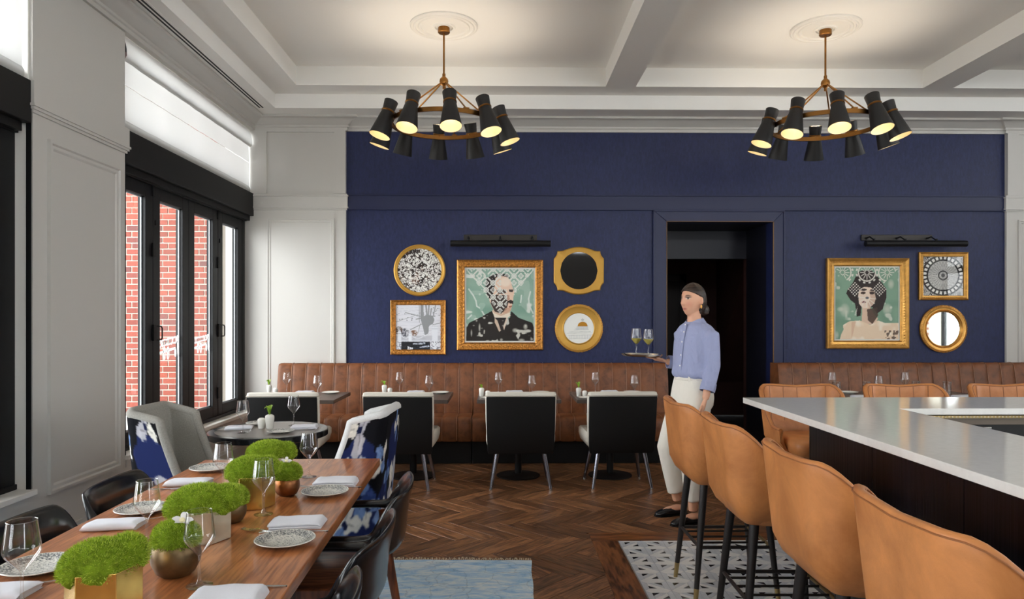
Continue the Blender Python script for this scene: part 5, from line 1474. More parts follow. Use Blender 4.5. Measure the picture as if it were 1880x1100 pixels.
# ================================================================== TABLEWARE
GP = [(0, 0), (.033, 0), (.034, .0015), (.02, .004), (.008, .009), (.0042, .02), (.0036, .05), (.0042, .078), (.009, .086), (.022, .1), (.036, .118), (.0405, .128), (.0405, .134), (.038, .15), (.0335, .185), (.0315, .2)]
glass_proto = None
def wine_glass(x, y, z, label, group, s=1.0, wine=False):
    global glass_proto
    if glass_proto is None:
        o = MB().lathe(GP, 28).build('wine_glass', M['wine_glass'], None, ang=60); glass_proto = o
        MBr = MB().lathe([(.0305, .2), (.0315, .2008), (.0325, .2)], 28).build('rim', M['glass_rim'], o)
    else:
        o = glass_proto.copy(); C.objects.link(o)
        for ch in glass_proto.children:
            if ch.name.startswith('rim'):
                c = ch.copy(); C.objects.link(c); c.parent = o
    o.location = (x, y, z); o.rotation_euler = (0, 0, random.uniform(0, 6)); o.scale = (s, s, s)
    tag(o, label, 'wine glass', group)
    if wine: MB().lathe([(0, .088), (.008, .0885), (.021, .102), (.035, .119), (.0385, .128), (0, .128)], 28).build('wine', M['wine'], o)
    return o
M['glass_rim'] = thin_glass('glass_rim', (.9, .92, .92), f0=.3, edge=.5, rough=.15)
M['wine'] = plain('white_wine', (236, 216, 110), .08); 
_b = M['wine'].node_tree.nodes['Principled BSDF']; _b.inputs['Transmission Weight'].default_value = .35; _b.inputs['IOR'].default_value = 1.1
# speckled plates
pm_, nt, b_ = new_mat('speckled_plate')
tc = N(nt, 'ShaderNodeTexCoord'); nz = N(nt, 'ShaderNodeTexNoise', i_Scale=190.0, i_Detail=3.0, i_Roughness=.7); nt.links.new(tc.outputs['Object'], nz.inputs['Vector'])
sx = N(nt, 'ShaderNodeSeparateXYZ'); nt.links.new(tc.outputs['Object'], sx.inputs[0])
ln = N(nt, 'ShaderNodeVectorMath', operation='LENGTH'); cbx = N(nt, 'ShaderNodeCombineXYZ'); nt.links.new(sx.outputs[0], cbx.inputs[0]); nt.links.new(sx.outputs[1], cbx.inputs[1]); nt.links.new(cbx.outputs[0], ln.inputs[0])
band = ramp(nt, ln.outputs['Value'], [(0, (.10, .10, .10, 1)), (.055, (.10, .10, .10, 1)), (.064, (.0, .0, .0, 1)), (.09, (.02, .02, .02, 1)), (.0925, (.6, .6, .6, 1))])
ad = N(nt, 'ShaderNodeMath', operation='ADD'); nt.links.new(nz.outputs[0], ad.inputs[0]); nt.links.new(band.outputs[0], ad.inputs[1])
rp = ramp(nt, ad.outputs[0], [(.44, lin((96, 98, 100))), (.5, lin((150, 150, 148))), (.58, lin((214, 211, 202))), (.7, lin((226, 223, 214)))]); nt.links.new(rp.outputs[0], b_.inputs['Base Color']); b_.inputs['Roughness'].default_value = .22
PP = [(0, 0), (.055, 0), (.058, .003), (.064, .007), (.092, .0135), (.0945, .0155), (.093, .0175), (.064, .011), (.057, .0075), (0, .0065)]
plate_proto = {}
def plate(x, y, z, label, group, kind='speckled', s=1.0):
    if kind not in plate_proto:
        o = MB().lathe(PP, 48).build('plate', pm_ if kind == 'speckled' else M['porcelain'], None, ang=50); plate_proto[kind] = o
    else: o = plate_proto[kind].copy(); C.objects.link(o)
    o.location = (x, y, z); o.scale = (s, s, s); o.rotation_euler = (0, 0, random.uniform(0, 6)); return tag(o, label, 'plate', group)
def napkin_mesh(L=.18, D=.105, H=.026, seed=0):
    rg = random.Random(seed); rows = []
    prof = []
    for k in range(9): a = -pi / 2 + pi * k / 8; prof.append((D / 2 - H / 2 + H / 2 * cos(a), H / 2 + H / 2 * sin(a)))      # rolled edge
    prof += [(D * .2, H * 1.0), (-D * .2, H * .93), (-D * .42, H * .82), (-D / 2, H * .7), (-D / 2 - .001, H * .56), (-D / 2 + .006, H * .52), (-D / 2 + .006, H * .46), (-D / 2 - .002, H * .42), (-D / 2 - .003, H * .24), (-D / 2 + .005, H * .2), (-D / 2 + .005, H * .14), (-D / 2, H * .1), (-D / 2, 0)]
    n = 14
    for k in range(n + 1):
        t = -1 + 2 * k / n; x = t * L / 2
        w = 1 + .02 * sin(t * 5 + seed); sk = .006 * sin(t * 2.3 + seed)
        e = 1 - .25 * max(0, abs(t) - .9) / .1
        rows.append([Vector((x + .004 * sin(z_ * 200 + seed) * (abs(t) > .95), y_ * w + sk, z_ * e * (1 + .03 * sin(t * 7 + y_ * 50)))) for (y_, z_) in prof])
    mb = MB(); mb.loft(rows); return mb
nap_proto = {}
def napkin(x, y, z, rz, label, group, s=1.0, sd=0):
    k = sd % 2
    if k not in nap_proto: o = napkin_mesh(seed=k).build('napkin', M['linen'], None, ang=50); nap_proto[k] = o
    else: o = nap_proto[k].copy(); C.objects.link(o)
    o.location = (x, y, z); o.rotation_euler = (0, 0, rz); o.scale = (s, s, s); return tag(o, label, 'napkin', group)
def fork_mesh():
    mb = MB(); st = [(-.1, .006, .004), (-.06, .007, .004), (0, .003, .003), (.03, .003, .006), (.045, .010, .008), (.055, .0115, .005)]
    rows = [[Vector((x, -w, z)), Vector((x, w, z)), Vector((x, w, z + .0022)), Vector((x, -w, z + .0022))] for x, w, z in st]; mb.loft(rows)
    for k in range(4):
        y = -.0093 + k * .0062; rows = [[Vector((x, y - w, z)), Vector((x, y + w, z)), Vector((x, y + w, z + .002)), Vector((x, y - w, z + .002))] for x, w, z in ((.053, .0019, .005), (.075, .0016, .003), (.092, .0012, .006), (.098, .0006, .008))]; mb.loft(rows)
    return mb
def knife_mesh():
    mb = MB(); rows = [[Vector((x, y0, z)), Vector((x, y1, z)), Vector((x, y1, z + .003)), Vector((x, y0, z + .003))] for x, y0, y1, z in ((-.115, -.006, .006, .001), (-.11, -.007, .007, .001), (0, -.005, .005, .002), (.01, -.004, .008, .002), (.08, -.003, .008, .001), (.108, .001, .007, .001), (.112, .004, .006, .001))]; mb.loft(rows); return mb
cut = {}
def cutlery(kind, x, y, z, rz, label, group):
    if kind not in cut: o = (fork_mesh() if kind == 'fork' else knife_mesh()).build(kind, M['silver'], None, ang=50, bevel=0); cut[kind] = o
    else: o = cut[kind].copy(); C.objects.link(o)
    o.location = (x, y, z); o.rotation_euler = (0, 0, rz); return tag(o, label, kind, group)
def bud_vase(x, y, z, label, group, s=1.0, leaf=0):
    t = thing('bud_vase', label, 'vase', (x, y, z), random.uniform(-.5, .5), group); t.scale = (s, s, s)
    MB().lathe([(0, 0), (.017, 0), (.0195, .004), (.0245, .05), (.0255, .066), (.023, .075), (.014, .08), (.01, .081), (.009, .076), (0, .07)], 24).build('vase_body', M['porcelain'], t, ang=60)
    def leaf_(a, L, w, h):
        rows = []
        for k in range(8):
            u = k / 7; r_ = L * u; zz = .076 + h * sin(u * 2.2); ww = w * sin(pi * min(1, .08 + u * .92)) ** .8 + .0006
            c = Vector((r_ * cos(a), r_ * sin(a), zz)); n_ = Vector((-sin(a), cos(a), 0))
            rows.append([c - n_ * ww + Vector((0, 0, .004)), c, c + n_ * ww + Vector((0, 0, .004))])
        MB().loft(rows, cap=False, closed=False).build('leaf', M['leaf'], t, ang=80)
    for (a, L, w, h) in (((2.6, .035, .012, .05), (4.0, .03, .010, .045), (1.2, .02, .009, .055)), ((2.9, .04, .012, .03), (3.6, .03, .012, .045), (1.0, .02, .009, .04)), ((2.2, .03, .012, .028), (3.3, .028, .011, .03), (4.4, .024, .01, .035)))[leaf % 3]: leaf_(a, L, w, h)
    return t
M['leaf'] = plain('fresh_leaf', (136, 172, 48), .45, var=.3, vscale=60)
shk_proto = None
def shaker(x, y, z, label, group, s=1.0):
    global shk_proto
    if shk_proto is None:
        o = MB().lathe([(0, 0), (.017, 0), (.0185, .003), (.0225, .038), (.023, .046), (.02, .054), (.012, .059), (0, .0605)], 24).build('shaker', M['porcelain'], None, ang=60); shk_proto = o
    else: o = shk_proto.copy(); C.objects.link(o)
    o.location = (x, y, z); o.scale = (s, s, s); return tag(o, label, 'shaker', group)
tum_proto = None
def tumbler(x, y, z, label, group):
    global tum_proto
    if tum_proto is None:
        o = MB().lathe([(0, 0), (.033, 0), (.034, .003), (.036, .135), (.034, .135), (.032, .02), (0, .017)], 28).build('tumbler', M['wine_glass'], None, ang=50); tum_proto = o
        MB().lathe([(.0338, .135), (.035, .1362), (.0362, .135)], 28).build('rim', M['glass_rim'], o)
    else:
        o = tum_proto.copy(); C.objects.link(o); c = tum_proto.children[0].copy(); C.objects.link(c); c.parent = o
    o.location = (x, y, z); return tag(o, label, 'tumbler', group)

ZT = .7505
# ---- settings of the long table
G = 'wine glasses on the long table'
wine_glass(-.804, 1.9, ZT, 'large-looking stemmed wine glass in front of the bronze bowl', G)
wine_glass(-.865, 2.592, ZT, 'stemmed wine glass beside the middle brass planter on the long table', G)
wine_glass(-.867, 3.207, ZT, 'stemmed wine glass at the far end of the long table beside the orchid', G)
wine_glass(-1.19, 1.777, ZT, 'stemmed wine glass in the lower left corner of the picture', G, 1.05)
wine_glass(-1.122, 2.262, ZT, 'stemmed wine glass in front of the farther glossy black armchair back', G)
wine_glass(-1.146, 2.939, ZT, 'stemmed wine glass in front of the left wing chair', G)
G = 'speckled plates on the long table'
plate(-.717, 2.893, ZT, 'speckled plate on the long table beside the right wing chair', G); plate(-.686, 2.26, ZT, 'speckled plate on the long table, middle of the right side', G)
plate(-1.37, 3.36, ZT, 'speckled plate at the far left corner of the long table', G); plate(-1.325, 2.635, ZT, 'speckled plate in front of the farther glossy black armchair back', G); plate(-1.312, 2.03, ZT, 'large-looking speckled plate at the lower left', G, s=1.05)
G = 'napkins on the long table'
for (x, y, a, l) in ((-.712, 3.07, .03, 'folded napkin on the long table, far right setting'), (-.70, 2.45, .03, 'folded napkin on the long table, middle right setting'), (-.69, 1.80, .03, 'folded napkin at the bottom edge of the picture'),
                  (-1.345, 3.07, pi + .05, 'folded napkin on the long table, far left setting'), (-1.32, 2.44, pi + .06, 'folded napkin beside the nearest moss planter, middle left'), (-1.30, 1.84, pi, 'folded napkin in the lower left corner')):
    napkin(x, y, ZT, a, l, G, .96, int(x * 100))
G = 'cutlery on the long table'
for (k, x, y, a, l) in (('knife', -.70, 2.995, .02, 'table knife in front of the far right napkin'), ('knife', -.69, 2.372, .02, 'table knife in front of the middle right napkin'), ('knife', -.68, 1.882, .02, 'table knife at the bottom edge beside the napkin'),
                    ('fork', -.76, 2.985, pi - .25, 'fork with raised tines beside the far right plate'), ('fork', -.775, 2.375, pi - .2, 'fork beside the middle right plate'), ('fork', -1.21, 1.93, .5, 'fork in the lower left beside the speckled plate'),
                    ('fork', -1.23, 2.53, .5, 'fork beside the middle left napkin'), ('knife', -1.36, 2.985, .1, 'table knife beside the far left napkin'), ('fork', -1.28, 3.0, .4, 'fork behind the large moss planter')):
    cutlery(k, x, y, ZT, a, l, G)

# ---- planters with moss
moss_m, nt, b_ = new_mat('moss')
gi = N(nt, 'ShaderNodeNewGeometry'); rp = ramp(nt, gi.outputs['Random Per Island'], [(0, lin((118, 144, 28))), (.5, lin((160, 184, 52))), (1, lin((198, 212, 98)))]); nt.links.new(rp.outputs[0], b_.inputs['Base Color']); b_.inputs['Roughness'].default_value = .8; b_.inputs['Specular IOR Level'].default_value = .15
b_.inputs['Subsurface Weight'].default_value = 0.0
moss_core = plain('moss_core', (110, 134, 32), .95, spec=.1, var=.3, vscale=60)
def moss(parent, lumps, n, blade=.0085, seed=1):
    rg = random.Random(seed); core = MB(); fz = MB()
    for (x, y, z, rx, ry, rz_) in lumps:
        rows = [[Vector((x + rx * cos(2 * pi * k / 20) * sin(pi * j / 10 + 1e-4) * (1 + .05 * sin(5 * k + j)), y + ry * sin(2 * pi * k / 20) * sin(pi * j / 10 + 1e-4) * (1 + .05 * sin(4 * k + j)), z + rz_ * cos(pi * j / 10))) for k in range(20)] for j in range(11)]
        core.loft(rows)
    cr = core.build('moss_mound', moss_core, parent, ang=80)
    area = sum((l[3] * l[4]) for l in lumps)
    for (x, y, z, rx, ry, rz_) in lumps:
        m = int(1.35 * n * rx * ry / area)
        for k in range(m):
            th = rg.uniform(0, 2 * pi); cz = rg.uniform(-.45, 1); s_ = sqrt(1 - cz * cz)
            d = Vector((s_ * cos(th), s_ * sin(th), cz)); p = Vector((x + rx * d.x, y + ry * d.y, z + rz_ * d.z))
            if any(((p.x - q[0]) / q[3]) ** 2 + ((p.y - q[1]) / q[4]) ** 2 + ((p.z - q[2]) / q[5]) ** 2 < .9 for q in lumps): continue
            nn = Vector((d.x / rx, d.y / ry, d.z / rz_)).normalized(); nn = (nn + Vector((rg.uniform(-.5, .5), rg.uniform(-.5, .5), rg.uniform(-.35, .5)))).normalized()
            L = blade * rg.uniform(.5, 1.25); sd = nn.orthogonal().normalized(); sd = Matrix.Rotation(rg.uniform(0, 6), 3, nn) @ sd * .00085
            fz.add([p - sd, p + sd, p + nn * L], [(0, 1, 2)])
    struct(fz.build('moss_fuzz', moss_m, parent, smooth=False), 'stuff')
def hex_planter(x, y, rz, R, H, mat_, label, lumps, n, seed, cat='planter'):
    t = thing('hex_planter', label, cat, (x, y, ZT), rz, 'moss planters down the middle of the long table')
    def hx(r, z): return [Vector((r * cos(pi / 3 * k), r * sin(pi / 3 * k), z)) for k in range(6)]
    MB().loft([hx(R * .98, 0), hx(R, .002), hx(R, H), hx(R - .003, H), hx(R - .003, H - .03)], cap=True).build('pot', mat_, t, smooth=False, bevel=.0015)
    moss(t, lumps, n, seed=seed); return t
def bowl_planter(x, y, R, H, label, lumps, n, seed, orchid=None, mat_='bronze_pot'):
    t = thing('bowl_planter', label, 'planter', (x, y, ZT), random.uniform(0, 6), 'moss planters down the middle of the long table'); t.rotation_euler = (0, 0, 0)
    pr = [(0, 0), (R * .55, 0), (R * .78, H * .12), (R * .96, H * .38), (R, H * .6), (R * .95, H * .82), (R * .84, H * .96), (R * .8, H), (R * .77, H), (R * .8, H * .9), (0, H * .85)]
    MB().lathe(pr, 36).build('pot', M[mat_], t, ang=60)
    moss(t, lumps, n, seed=seed)
    if orchid:
        ox, oy, oz, s = orchid; f = bpy.data.objects.new('orchid', None)
        mb = None
        for k, (a, L, w, lift) in enumerate(((0, 1, .62, .2), (pi, 1, .62, .2), (pi / 2, .8, .42, .45), (pi / 2 + 2.2, .8, .42, .1), (pi / 2 - 2.2, .8, .42, .1))):
            rows = []
            for q in range(7):
                u = q / 6; c = Vector((s * L * u * cos(a), s * L * u * sin(a), s * lift * sin(u * 2))); nn = Vector((-sin(a), cos(a), 0)); ww = s * w * sin(pi * min(1, .1 + .9 * u)) ** .7 * .62 + .0005
                rows.append([c - nn * ww + Vector((0, 0, .12 * s)), c, c + nn * ww + Vector((0, 0, .12 * s))])
            MB().loft(rows, cap=False, closed=False).build('petal', M['petal'], t, ang=80, loc=(ox, oy, oz), rot=(.45, .15, .3))
        MB().lathe([(0, .0), (.3 * s, .1 * s), (.25 * s, .3 * s), (0, .4 * s)], 12).build('orchid_lip', M['petal_lip'], t, loc=(ox, oy, oz), rot=(.6, 0, 0))
    return t
M['petal'] = plain('white_petal', (244, 242, 240), .5); M['petal_lip'] = plain('petal_lip', (236, 226, 180), .5)
M['bronze_pot'] = plain('bronze_pot', (106, 86, 58), .38, metal=.75, var=.45, vscale=22, bump=.2, bscale=50)
M['copper_pot'] = plain('copper_pot', (128, 82, 48), .34, metal=.85, var=.4, vscale=26, bump=.2, bscale=50)
M['silver_pot'] = plain('silver_pot', (196, 184, 160), .3, metal=.7, var=.15, vscale=12)
hex_planter(-.945, 1.70, .28, .084, .125, M['brass_bright'], 'brass hexagonal moss planter nearest the camera', [(-.01, .0, .125, .082, .07, .062), (.045, .02, .14, .048, .05, .05), (-.05, -.015, .125, .042, .05, .045), (.0, -.045, .125, .045, .035, .04)], 9000, 1)
bowl_planter(-.905, 1.985, .066, .095, 'round bronze moss bowl with a white orchid, nearer one', [(0, 0, .1, .062, .06, .05), (-.025, .01, .108, .04, .04, .036), (.03, .0, .105, .036, .04, .04)], 6500, 2, (.025, -.015, .152, .028))
hex_planter(-.96, 2.31, .1, .082, .1, M['silver_pot'], 'silver hexagonal planter with a broad moss mound in the middle of the table', [(-.01, 0, .115, .1, .075, .062), (-.065, -.01, .105, .055, .06, .05), (.06, .01, .125, .055, .055, .046), (.01, -.02, .13, .05, .05, .04)], 10000, 3)
bowl_planter(-.945, 2.50, .05, .075, 'small bronze moss bowl half hidden behind the silver planter', [(0, 0, .085, .055, .05, .045)], 3500, 4)
hex_planter(-.945, 2.715, .2, .08, .12, M['brass_bright'], 'brass hexagonal moss planter in the middle of the table', [(-.01, 0, .13, .085, .07, .06), (.05, .01, .14, .045, .05, .045), (-.055, 0, .13, .045, .05, .045)], 8000, 5)
bowl_planter(-.865, 2.875, .051, .075, 'small copper moss bowl with a white orchid, farther one', [(0, 0, .09, .056, .052, .045), (.022, 0, .092, .036, .036, .036)], 4500, 6, (.0, -.01, .138, .022), 'copper_pot')
hex_planter(-1.02, 3.15, .3, .078, .105, M['silver_pot'], 'farthest moss planter on the long table, mostly hidden', [(-.01, 0, .125, .09, .07, .05), (.065, .01, .118, .045, .05, .045), (-.05, 0, .12, .05, .05, .04)], 6500, 7)

# ---- round table
R_ = 'settings of the round table'
wine_glass(-1.62, 4.47, ZT, 'wine glass on the left side of the round table', 'wine glasses on the round table'); wine_glass(-1.39, 4.77, ZT, 'wine glass on the right side of the round table', 'wine glasses on the round table')
plate(-1.385, 4.47, ZT, 'plate at the front of the round table', 'plates on the round table', s=.9); plate(-1.64, 4.82, ZT, 'plate at the back of the round table behind the shaker', 'plates on the round table', s=.9)
bud_vase(-1.505, 4.63, ZT, 'white bud vase with a curled leaf on the round table', 'white bud vases', 1.15); shaker(-1.563, 4.645, ZT, 'white shaker beside the bud vase on the round table', 'white shakers', 1.15)
napkin(-1.70, 4.62, ZT, pi + .2, 'folded napkin at the left of the round table', 'napkins on the round table', .9, 1); napkin(-1.28, 4.64, ZT, .1, 'folded napkin at the right of the round table', 'napkins on the round table', .9)
cutlery('knife', -1.71, 4.545, ZT, .15, 'table knife beside the left napkin on the round table', 'cutlery on the round table'); cutlery('fork', -1.29, 4.555, ZT, .1, 'fork beside the right napkin on the round table', 'cutlery on the round table')

# ---- banquette tables
where = ['the cafe table nearest the window', 'the cafe table behind the right wing chair', 'the cafe table under the large portrait', 'the cafe table next to the waitress']
data = [((-2.235, 6.86), (-2.15, 6.78), (-2.07, 6.87), (-1.673, 6.48), (-1.89, 6.85), (-1.64, 6.84), None), ((-1.125, 6.85), (-1.06, 6.77), (-.98, 6.85), (-.657, 6.465), (-.823, 6.85), (-.585, 6.82), None),
        ((-.18, 6.55), (-.122, 6.5), (-.026, 6.84), (.281, 6.45), (.132, 6.85), (.38, 6.82), (-.11, 6.375)), ((.718, 6.54), (.768, 6.49), (.91, 6.83), (1.216, 6.44), (1.054, 6.85), (1.27, 6.84), (.77, 6.37))]
for i, (w, d) in enumerate(zip(where, data)):
    bud_vase(*d[0], ZT, 'white bud vase with green leaves on ' + w, 'white bud vases', 1.0, i); shaker(*d[1], ZT, 'white shaker on ' + w, 'white shakers')
    wine_glass(*d[2], ZT, 'wine glass at the back of ' + w, 'wine glasses along the banquette'); wine_glass(*d[3], ZT, 'wine glass at the front of ' + w, 'wine glasses along the banquette')
    napkin(*d[4], ZT, .05 * (i - 1), 'folded napkin on ' + w, 'napkins along the banquette', .9, i); plate(*d[5], ZT, 'white plate at the right side of ' + w, 'plates along the banquette', 'white', .9)
    if d[6]: plate(*d[6], ZT, 'white plate at the left front corner of ' + w, 'plates along the banquette', 'white', .8)
RT = [('left cafe table behind the bar', (3.197, 6.79), (3.1, 6.5), (3.378, 6.495), (3.416, 6.358), (3.27, 6.36), (3.355, 6.78)), ('right cafe table behind the bar', (3.9, 6.78), (3.86, 6.53), (4.121, 6.48), None, (4.19, 6.35), (4.2, 6.78))]
for (w, a, b, c, d, e, f_) in RT:
    wine_glass(*a, ZT, 'wine glass at the back of the ' + w, 'glasses behind the bar'); tumbler(*b, ZT, 'straight water tumbler at the left of the ' + w, 'tumblers behind the bar'); tumbler(*c, ZT, 'straight water tumbler at the right of the ' + w, 'tumblers behind the bar')
    if d: wine_glass(*d, ZT, 'wine glass at the front of the ' + w, 'glasses behind the bar')
    napkin(*e, ZT, .1, 'folded napkin on the ' + w, 'napkins behind the bar', 1.0); plate(*f_, ZT, 'white plate on the ' + w, 'plates behind the bar', 'white', .9)

# ================================================================== PERSON
def remesh(mb, name, voxel, smooth_it=4):
    me = bpy.data.meshes.new(name + '_raw'); me.from_pydata(mb.v, [], mb.f)
    bm = bmesh.new(); bm.from_mesh(me); bmesh.ops.recalc_face_normals(bm, faces=bm.faces); bm.to_mesh(me); bm.free()
    o = bpy.data.objects.new(name + '_raw', me); C.objects.link(o)
    m = o.modifiers.new('r', 'REMESH'); m.mode = 'VOXEL'; m.voxel_size = voxel
    if smooth_it: s = o.modifiers.new('s', 'SMOOTH'); s.factor = .5; s.iterations = smooth_it
    dg = bpy.context.evaluated_depsgraph_get(); ev = o.evaluated_get(dg); out = bpy.data.meshes.new_from_object(ev)
    bpy.data.objects.remove(o, do_unlink=True); bpy.data.meshes.remove(me)
    out.name = name; out.polygons.foreach_set('use_smooth', [True] * len(out.polygons))
    return out
PX = Vector((1.33, 5.15, 0))
F = Vector((-.89, -.46, 0)).normalized(); Lf = Vector((-F.y, F.x, 0))     # body facing, body left
FH = Vector((-.90, -.44, 0)).normalized(); LH = Vector((-FH.y, FH.x, 0))
HC = Vector((.068, -.005, 1.602))                                             # head centre
def ell_ring(c, rf, rl, n=24, f=F, l=Lf, up=Vector((0, 0, 0)), p=2.0):
    out = []
    for k in range(n):
        a = 2 * pi * k / n; ca, sa = cos(a), sin(a)
        ca2 = abs(ca) ** (2 / p) * (1 if ca >= 0 else -1); sa2 = abs(sa) ** (2 / p) * (1 if sa >= 0 else -1)
        out.append(Vector(c) + f * rf * ca2 + l * rl * sa2 + up * ca)
    return out
def head_surface(mb):
    rows = []; nu, nv = 56, 44
    def gs(a, s): return math.exp(-(a / s) ** 2)
    for j in range(nv + 1):
        th = pi * j / nv; z = cos(th); row = []
        for k in range(nu):
            ph = 2 * pi * k / nu; sx = sin(th) + 1e-5; x = sx * cos(ph); y = sx * sin(ph)
            hx, hy, hz = x * .097, y * .076, z * .119
            if hz < 0:                              # jaw tapers and comes forward
                t = min(1, -hz / .119); hy *= 1 - .32 * t ** 1.3; hx = hx * (1 - .18 * t) + .012 * t
                if x > 0: hx += .010 * t * x
            fr = max(0, x)
            if x > 0: hx -= .010 * fr * (1 if abs(hz) < .07 else .5)                       # flatter face
            nose = gs(hy, .013) * (gs(hz + .026, .014) * .026 + gs(hz + .004, .02) * .013)
            nose *= (1 if x > 0 else 0)
            hx += nose
            if x > 0:
                hx -= .0085 * (gs(hy - .031, .017) + gs(hy + .031, .017)) * gs(hz - .012, .012)
                hx += .004 * gs(hz - .034, .01) * gs(hy, .05)
                hx += .007 * gs(hy, .022) * (gs(hz + .058, .006) + gs(hz + .070, .006)) - .004 * gs(hy, .026) * gs(hz + .064, .003)
                hx += .009 * gs(hz + .1, .014) * gs(hy, .022)
                hx += .004 * (gs(hy - .04, .018) + gs(hy + .04, .018)) * gs(hz + .03, .02)
            row.append(PX + HC + FH * hx + LH * hy + Vector((0, 0, hz)))
        rows.append(row)
    mb.loft(rows)
def pp(x, y, z): return PX + Vector((x, y, z))
def finger(mb, pts, r): mb.tube(pts, [r, r, r * .95, r * .8], 8)
body = MB()
head_surface(body)
for s in (-1, 1):      # ears
    body.loft([ell_ring(PX + HC - FH * .006 + LH * s * (.064 + .008 * q) + Vector((0, 0, -.008)), .016 * w, 0, 14, FH + Vector((0, 0, .001)), Vector((0, 0, 0))) for q, w in ((0, 1), (1, 1))]) if False else None
    rr_ = []
    for q, w in ((0, .7), (.5, 1), (1, .8)):
        rr_.append([PX + HC - FH * (.012 - .012 * cos(2 * pi * k / 12) * w) + LH * s * (.062 + .03 * q) + Vector((0, 0, -.006 + .03 * sin(2 * pi * k / 12) * w)) for k in range(12)])
    body.loft(rr_)
# neck and torso
body.loft([ell_ring(pp(.075, .0, 1.53) , .05, .046), ell_ring(pp(.08, .0, 1.48), .05, .047), ell_ring(pp(.085, 0, 1.44), .056, .056)] )
tors = [(.085, 1.45, .045, .05), (.088, 1.42, .06, .085), (.09, 1.37, .08, .135), (.09, 1.28, .095, .145), (.082, 1.18, .095, .135), (.075, 1.08, .088, .125), (.07, 1.0, .098, .145), (.065, .92, .108, .16), (.06, .86, .1, .15), (.06, .83, .07, .12)]
body.loft([ell_ring(pp(x, 0, z), rf, rl, 24, p=2.3) for x, z, rf, rl in tors])
LS, LE, LWr = pp(.162, -.145, 1.365), pp(.165, -.17, 1.13), pp(.10, -.215, .905)
RS, RE, RWr = pp(.02, .14, 1.365), pp(.06, .205, 1.125), pp(-.075, .19, 1.142)
body.tube([LS, (LS + LE) / 2, LE, (LE + LWr) / 2, LWr], [.036, .038, .034, .032, .024], 12)
body.tube([RS, (RS + RE) / 2, RE, (RE + RWr) / 2, RWr], [.036, .038, .034, .03, .023], 12)
# left hand hangs relaxed
lh = LWr + Vector((-.022, -.012, -.055)); body.tube([LWr, lh, lh + Vector((-.012, -.004, -.035))], [.022, .029, .027], 10, flat=.62, up=(1, 0, 0))
for k in range(4):
    b0 = lh + Vector((-.012 + (k - 1.5) * .006, (k - 1.5) * .016, -.032)); L = (.07, .08, .076, .06)[k]
    finger(body, [b0, b0 + Vector((-.012, 0, -L * .45)), b0 + Vector((-.006, .004, -L * .75)), b0 + Vector((.006, .006, -L))], .0085)
finger(body, [lh + Vector((-.012, -.024, .01)), lh + Vector((-.03, -.034, -.012)), lh + Vector((-.036, -.034, -.032)), lh + Vector((-.036, -.03, -.05))], .0095)
# right hand: palm up under the tray
rh = RWr + Vector((-.06, .0, .018)); body.tube([RWr, RWr + Vector((-.03, 0, .01)), rh, rh + Vector((-.035, 0, .006))], [.022, .028, .034, .032], 10, flat=.5, up=(0, 0, 1))
for k in range(4):
    b0 = rh + Vector((-.03, (k - 1.5) * .018, .006)); L = (.068, .078, .074, .058)[k]; sp = (k - 1.5) * .012
    finger(body, [b0, b0 + Vector((-L * .4, sp * .4, .004)), b0 + Vector((-L * .75, sp * .8, .010)), b0 + Vector((-L, sp, .014))], .0085)
finger(body, [rh + Vector((.02, -.026, .004)), rh + Vector((.0, -.05, .006)), rh + Vector((-.018, -.062, .010)), rh + Vector((-.034, -.066, .014))], .0095)
# legs and feet
LHp, LK, LA = pp(.09, -.075, .88), pp(.035, -.085, .5), pp(.045, -.1, .09)
RHp, RK, RA = pp(.03, .075, .88), pp(-.085, .12, .51), pp(-.01, .14, .105)
for (h, k, a) in ((LHp, LK, LA), (RHp, RK, RA)): body.tube([h, h * .5 + k * .5, k, k * .55 + a * .45, a], [.08, .07, .05, .047, .032], 14)
TO_L = Vector((-.93, -.36, 0)).normalized(); TO_R = Vector((-.95, -.3, 0)).normalized()
for (a, d) in ((LA, TO_L), (RA, TO_R)):
    b = Vector((a.x, a.y, 0)); body.tube([b - d * .055 + Vector((0, 0, .045)), b + Vector((0, 0, .05)), b + d * .08 + Vector((0, 0, .036)), b + d * .15 + Vector((0, 0, .024))], [.03, .034, .034, .022], 12, flat=.75, up=(0, 0, 1))
me = remesh(body, 'person', .0055, 3)
n = len(me.vertices); co = np.zeros(n * 3); me.vertices.foreach_get('co', co); co = co.reshape(-1, 3)
rel = co - np.array(PX + HC); hx = rel @ np.array(FH); hy = rel @ np.array(LH); hz = rel[:, 2]
skin = np.array([222, 168, 138.]); cols = np.tile(skin, (n, 1))
def blend(mask, c):
    global cols
    m = np.clip(mask, 0, 1)[:, None]; cols = cols * (1 - m) + np.array(c, float) * m
fr_ = (hx > .045)
ck = fr_ * np.exp(-((np.abs(hy) - .038) / .02) ** 2 - ((hz + .03) / .022) ** 2) * .35; blend(ck, (212, 132, 110))
blend(fr_ * (np.exp(-((hz + .064) / .0085) ** 2 - (hy / .019) ** 4)) * .8, (184, 98, 90))
blend(fr_ * (np.exp(-((hz + .064) / .0022) ** 2 - (hy / .021) ** 4)) * .6, (120, 60, 54))
for s in (-1, 1):
    d = np.abs(hy * s - .033)
    blend(fr_ * np.exp(-(d / .018) ** 4 - ((hz - .031 + .3 * (hy * s - .033) ** 2 / .02) / .0045) ** 2) * .95, (52, 36, 30))
    blend(fr_ * np.exp(-(d / .014) ** 4 - ((hz - .012) / .0065) ** 2), (226, 214, 206))
    blend(fr_ * np.exp(-((hy * s - .033) / .0065) ** 4 - ((hz - .0125) / .007) ** 4), (46, 30, 24))
    blend(fr_ * np.exp(-(d / .017) ** 4 - ((hz - .019) / .0028) ** 2), (44, 30, 28))
